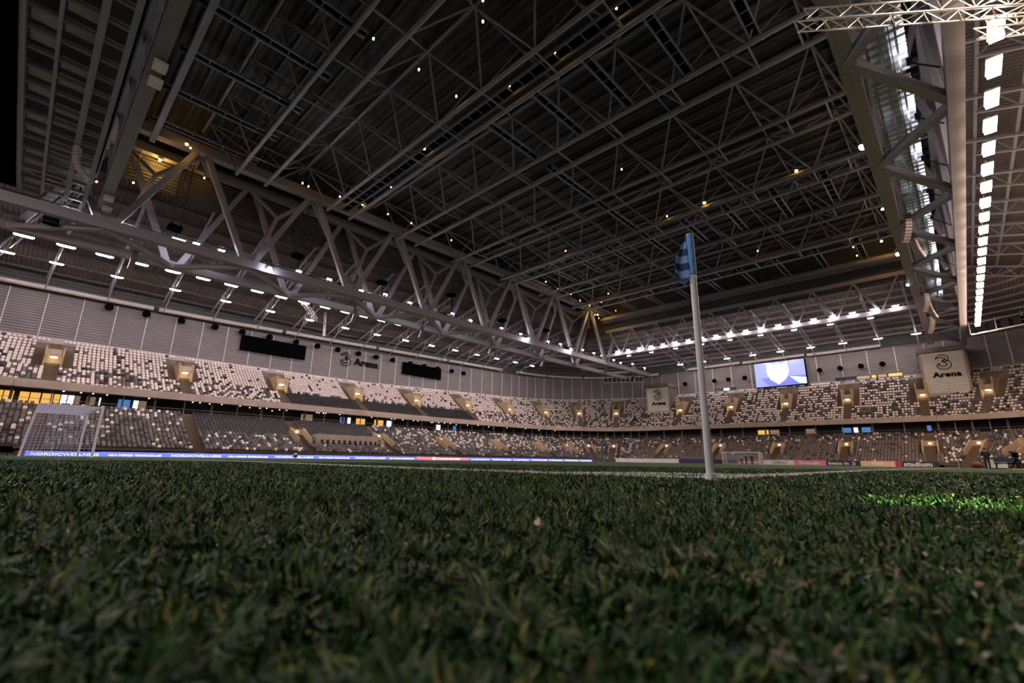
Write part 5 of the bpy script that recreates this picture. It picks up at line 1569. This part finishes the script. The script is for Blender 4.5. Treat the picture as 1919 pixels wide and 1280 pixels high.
t = thing('kit_bag', (x, 62, 0), 'round dull red kit bag on the ground left of the standing person', 'bag')
link('bag_body', hm, t).location = (0, 0, .33)
b = MB()
for i in range(8):
    a0, a1 = PI * i / 8, PI * (i + 1) / 8
    b.bar((.28 * math.cos(a0), 0, .6 + .2 * math.sin(a0)), (.28 * math.cos(a1), 0, .6 + .2 * math.sin(a1)), .05)
b.obj('strap', 'black', t)
b = MB(); pts = [(at_px(1895, 40) + i * .12, 40 + .25 * math.sin(i * 1.3), .02) for i in range(14)]
for i in range(13): b.tube(pts[i], pts[i + 1], .035, 6)
tag(b.obj('cable', 'yellow_cable', loc=pts[0]), 'yellow cable lying on the turf at the right edge', 'cable')
# dark seats and a red bag left of the long board
b = MB()
t = thing('team_bench', (-73.6, -4.6, -.45), 'dark bench behind the turf at the far left edge', 'bench')
MB().box((0, 0, .45), (.5, 3.6, .08)).obj('seat', 'black', t); MB().box((-.3, 0, .8), (.08, 3.6, .6)).obj('backrest', 'black', t)
for dy in (-1.5, 0, 1.5): MB().box((0, dy, .22), (.4, .08, .44)).obj('leg', 'black', t)
t = thing('kit_bag', (-73.2, -2.3, -.45), 'small red bag at the left end of the blue boards', 'bag')
MB().box((0, 0, .4), (.4, .7, .55)).obj('bag_body', 'red_cloth', t); MB().bar((0, -.2, .7), (0, .2, .78), .05).obj('strap', 'black', t)

# fallen leaves in the turf
def leaf(px, py, size, label):
    p = onto(px, py, 2, 0.004)
    me_ = MB()
    nu, nv = 6, 4
    vs, fs = [], []
    for j in range(nv + 1):
        for i in range(nu + 1):
            u, v = i / nu * 2 - 1, j / nv * 2 - 1
            w = math.sqrt(max(0, 1 - u * u)) * .55
            vs.append((u * size, v * w * size, size * (.35 * abs(v) ** 1.5 + .25 * math.sin(2.2 * u + 1) + .12 * math.sin(5 * u * v))))
    for j in range(nv):
        for i in range(nu):
            a = j * (nu + 1) + i; fs.append((a, a + 1, a + nu + 2, a + nu + 1))
    me_.add(vs, fs)
    t = thing('fallen_leaf', tuple(p), label, 'leaf', 'fallen leaves', 1.0 + px)
    o = me_.obj('blade', 'leaf_dry', t, smooth=True); o.rotation_euler = (.7, .5, 0)
    so = o.modifiers.new('thick', 'SOLIDIFY'); so.thickness = size * .06
    MB().bar((-size * .9, 0, 0), (-size * 1.5, 0, -size * .3), size * .08).obj('stalk', 'leaf_dry', t)
leaf(1010, 980, .007, 'pale pinkish dry leaf standing in the turf near the picture centre')
leaf(1797, 990, .004, 'small pale dry leaf in the turf at right below the bright patch')
leaf(1836, 1098, .003, 'tiny orange dry leaf in the turf near the right edge')
# ================================================================== turf blades around the camera
def blades():
    def sample(n, r0, r1, power):
        u = rng.random(n)
        e = 2 - power
        r = (r0 ** e + u * (r1 ** e - r0 ** e)) ** (1 / e)
        a = YAW + PI / 2 + (rng.random(n) * 2 - 1) * math.radians(56)
        return np.stack([CAM[0] + r * np.cos(a), CAM[1] + r * np.sin(a)], 1), r
    P1, r1 = sample(270000, .10, 1.3, 0.55)
    P2, r2 = sample(200000, 1.3, 9.5, 1.5)
    P, r = np.concatenate([P1, P2]), np.concatenate([r1, r2])
    n = len(P)
    small = .64 + .36 * np.clip((r - .5) / 1.2, 0, 1)
    ln = (.018 + .020 * rng.random(n)) * small
    wd = (.0014 + .0016 * rng.random(n)) * small * (1 + .35 * np.clip(r - 1, 0, 6))
    clump = np.sin(P[:, 0] * 61 + 3 * np.sin(P[:, 1] * 37)) + np.sin(P[:, 1] * 83 + 2 * np.sin(P[:, 0] * 29))
    ln = ln * (1 + .22 * clump)
    az = clump * 2.0 + rng.normal(0, 1.1, n)
    lean = np.abs(rng.normal(.75, .4, n))
    bend = rng.normal(.9, .6, n)
    col = np.zeros((n, 3))
    base = np.array([[.012, .052, .008], [.027, .085, .012], [.007, .036, .009], [.080, .135, .020], [.21, .21, .04], [.26, .19, .10]])
    idx = rng.choice(6, n, p=[.33, .27, .23, .12, .035, .015])
    col = base[idx] * (.75 + .5 * rng.random((n, 1)))
    white = np.zeros(n, bool)
    # chalked blades of the two lines and the corner arc
    LP = []
    for m_, x0, x1, y0, y1 in ((24000, -8, 0, 0, .12), (24000, -.12, 0, 0, 9)):
        LP.append(np.stack([x0 + (x1 - x0) * rng.random(m_), y0 + (y1 - y0) * rng.random(m_)], 1))
    a = rng.random(7000) * PI / 2 + PI / 2; rr = .94 + .1 * rng.random(7000)
    LP.append(np.stack([rr * np.cos(a), rr * np.sin(a)], 1))
    LP = np.concatenate(LP); m_ = len(LP)
    P = np.concatenate([P, LP])
    d = np.hypot(LP[:, 0] - CAM[0], LP[:, 1] - CAM[1])
    ln = np.concatenate([ln, .028 + .012 * rng.random(m_)]); wd = np.concatenate([wd, (.002 + .002 * rng.random(m_)) * (1 + .3 * np.clip(d - 2, 0, 6))])
    az = np.concatenate([az, rng.random(m_) * 2 * PI]); lean = np.concatenate([lean, np.abs(rng.normal(.6, .35, m_))]); bend = np.concatenate([bend, rng.normal(.6, .4, m_)])
    wc = np.where(rng.random((m_, 1)) < .86, np.array([[.78, .80, .76]]), np.array([[.25, .3, .2]]))
    col = np.concatenate([col, wc]); n = len(P)
    dist = np.hypot(P[:, 0] - CAM[0], P[:, 1] - CAM[1])
    gz = -0.034 + 0.032 * np.clip((dist - 5) / 4, 0, 1) + 0.015 * np.clip((1.7 - dist) / 1.2, 0, 1) - 0.0044 * np.maximum(0, -P[:, 0]) * np.clip(1 - P[:, 1] / 112, 0, 1)
    hsc = np.clip(1 - (dist - 5) / 7, .35, 1)
    ln = ln * hsc
    dx, dy = np.cos(az), np.sin(az); px, py = -dy, dx
    l1, l2 = ln * .55, ln * .45
    t1, t2 = lean, lean + bend
    base_ = np.stack([P[:, 0], P[:, 1], gz], 1)
    mid = base_ + np.stack([dx * np.sin(t1) * l1, dy * np.sin(t1) * l1, np.cos(t1) * l1], 1)
    tip = mid + np.stack([dx * np.sin(t2) * l2, dy * np.sin(t2) * l2, np.cos(t2) * l2], 1)
    sd = np.stack([px * wd, py * wd, 0 * wd], 1)
    V = np.stack([base_ - sd * .8, base_ + sd * .8, mid - sd, mid + sd, tip], 1)
    ok = (dist > .09)
    V, col = V[ok], col[ok]; n = len(V)
    me = bpy.data.meshes.new('turf_blades')
    me.vertices.add(n * 5); me.vertices.foreach_set('co', V.ravel())
    q = np.array([0, 1, 3, 2, 2, 3, 4])
    loops = (q[None] + (np.arange(n) * 5)[:, None]).ravel()
    me.loops.add(len(loops)); me.loops.foreach_set('vertex_index', loops.astype(np.int32))
    st = np.concatenate([[0], np.cumsum(np.tile([4, 3], n))[:-1]])
    me.polygons.add(2 * n); me.polygons.foreach_set('loop_start', st.astype(np.int32))
    me.update(calc_edges=True)
    at_ = me.attributes.new('blade_colour', 'FLOAT_COLOR', 'POINT')
    c4 = np.concatenate([np.repeat(col, 5, 0), np.ones((n * 5, 1))], 1)
    at_.data.foreach_set('color', c4.ravel().astype(np.float32))
    m = bpy.data.materials.new('blade'); m.use_nodes = True
    b = m.node_tree.nodes['Principled BSDF']
    an = m.node_tree.nodes.new('ShaderNodeAttribute'); an.attribute_name = 'blade_colour'
    m.node_tree.links.new(an.outputs['Color'], b.inputs['Base Color'])
    b.inputs['Roughness'].default_value = .55
    b.inputs['Specular IOR Level'].default_value = .3
    me.materials.append(m)
    o = link('turf_blades', me)
    o['kind'] = 'stuff'
    tag(o, 'dense short dark green turf blades filling the foreground, chalk white along the lines', 'grass')
blades()
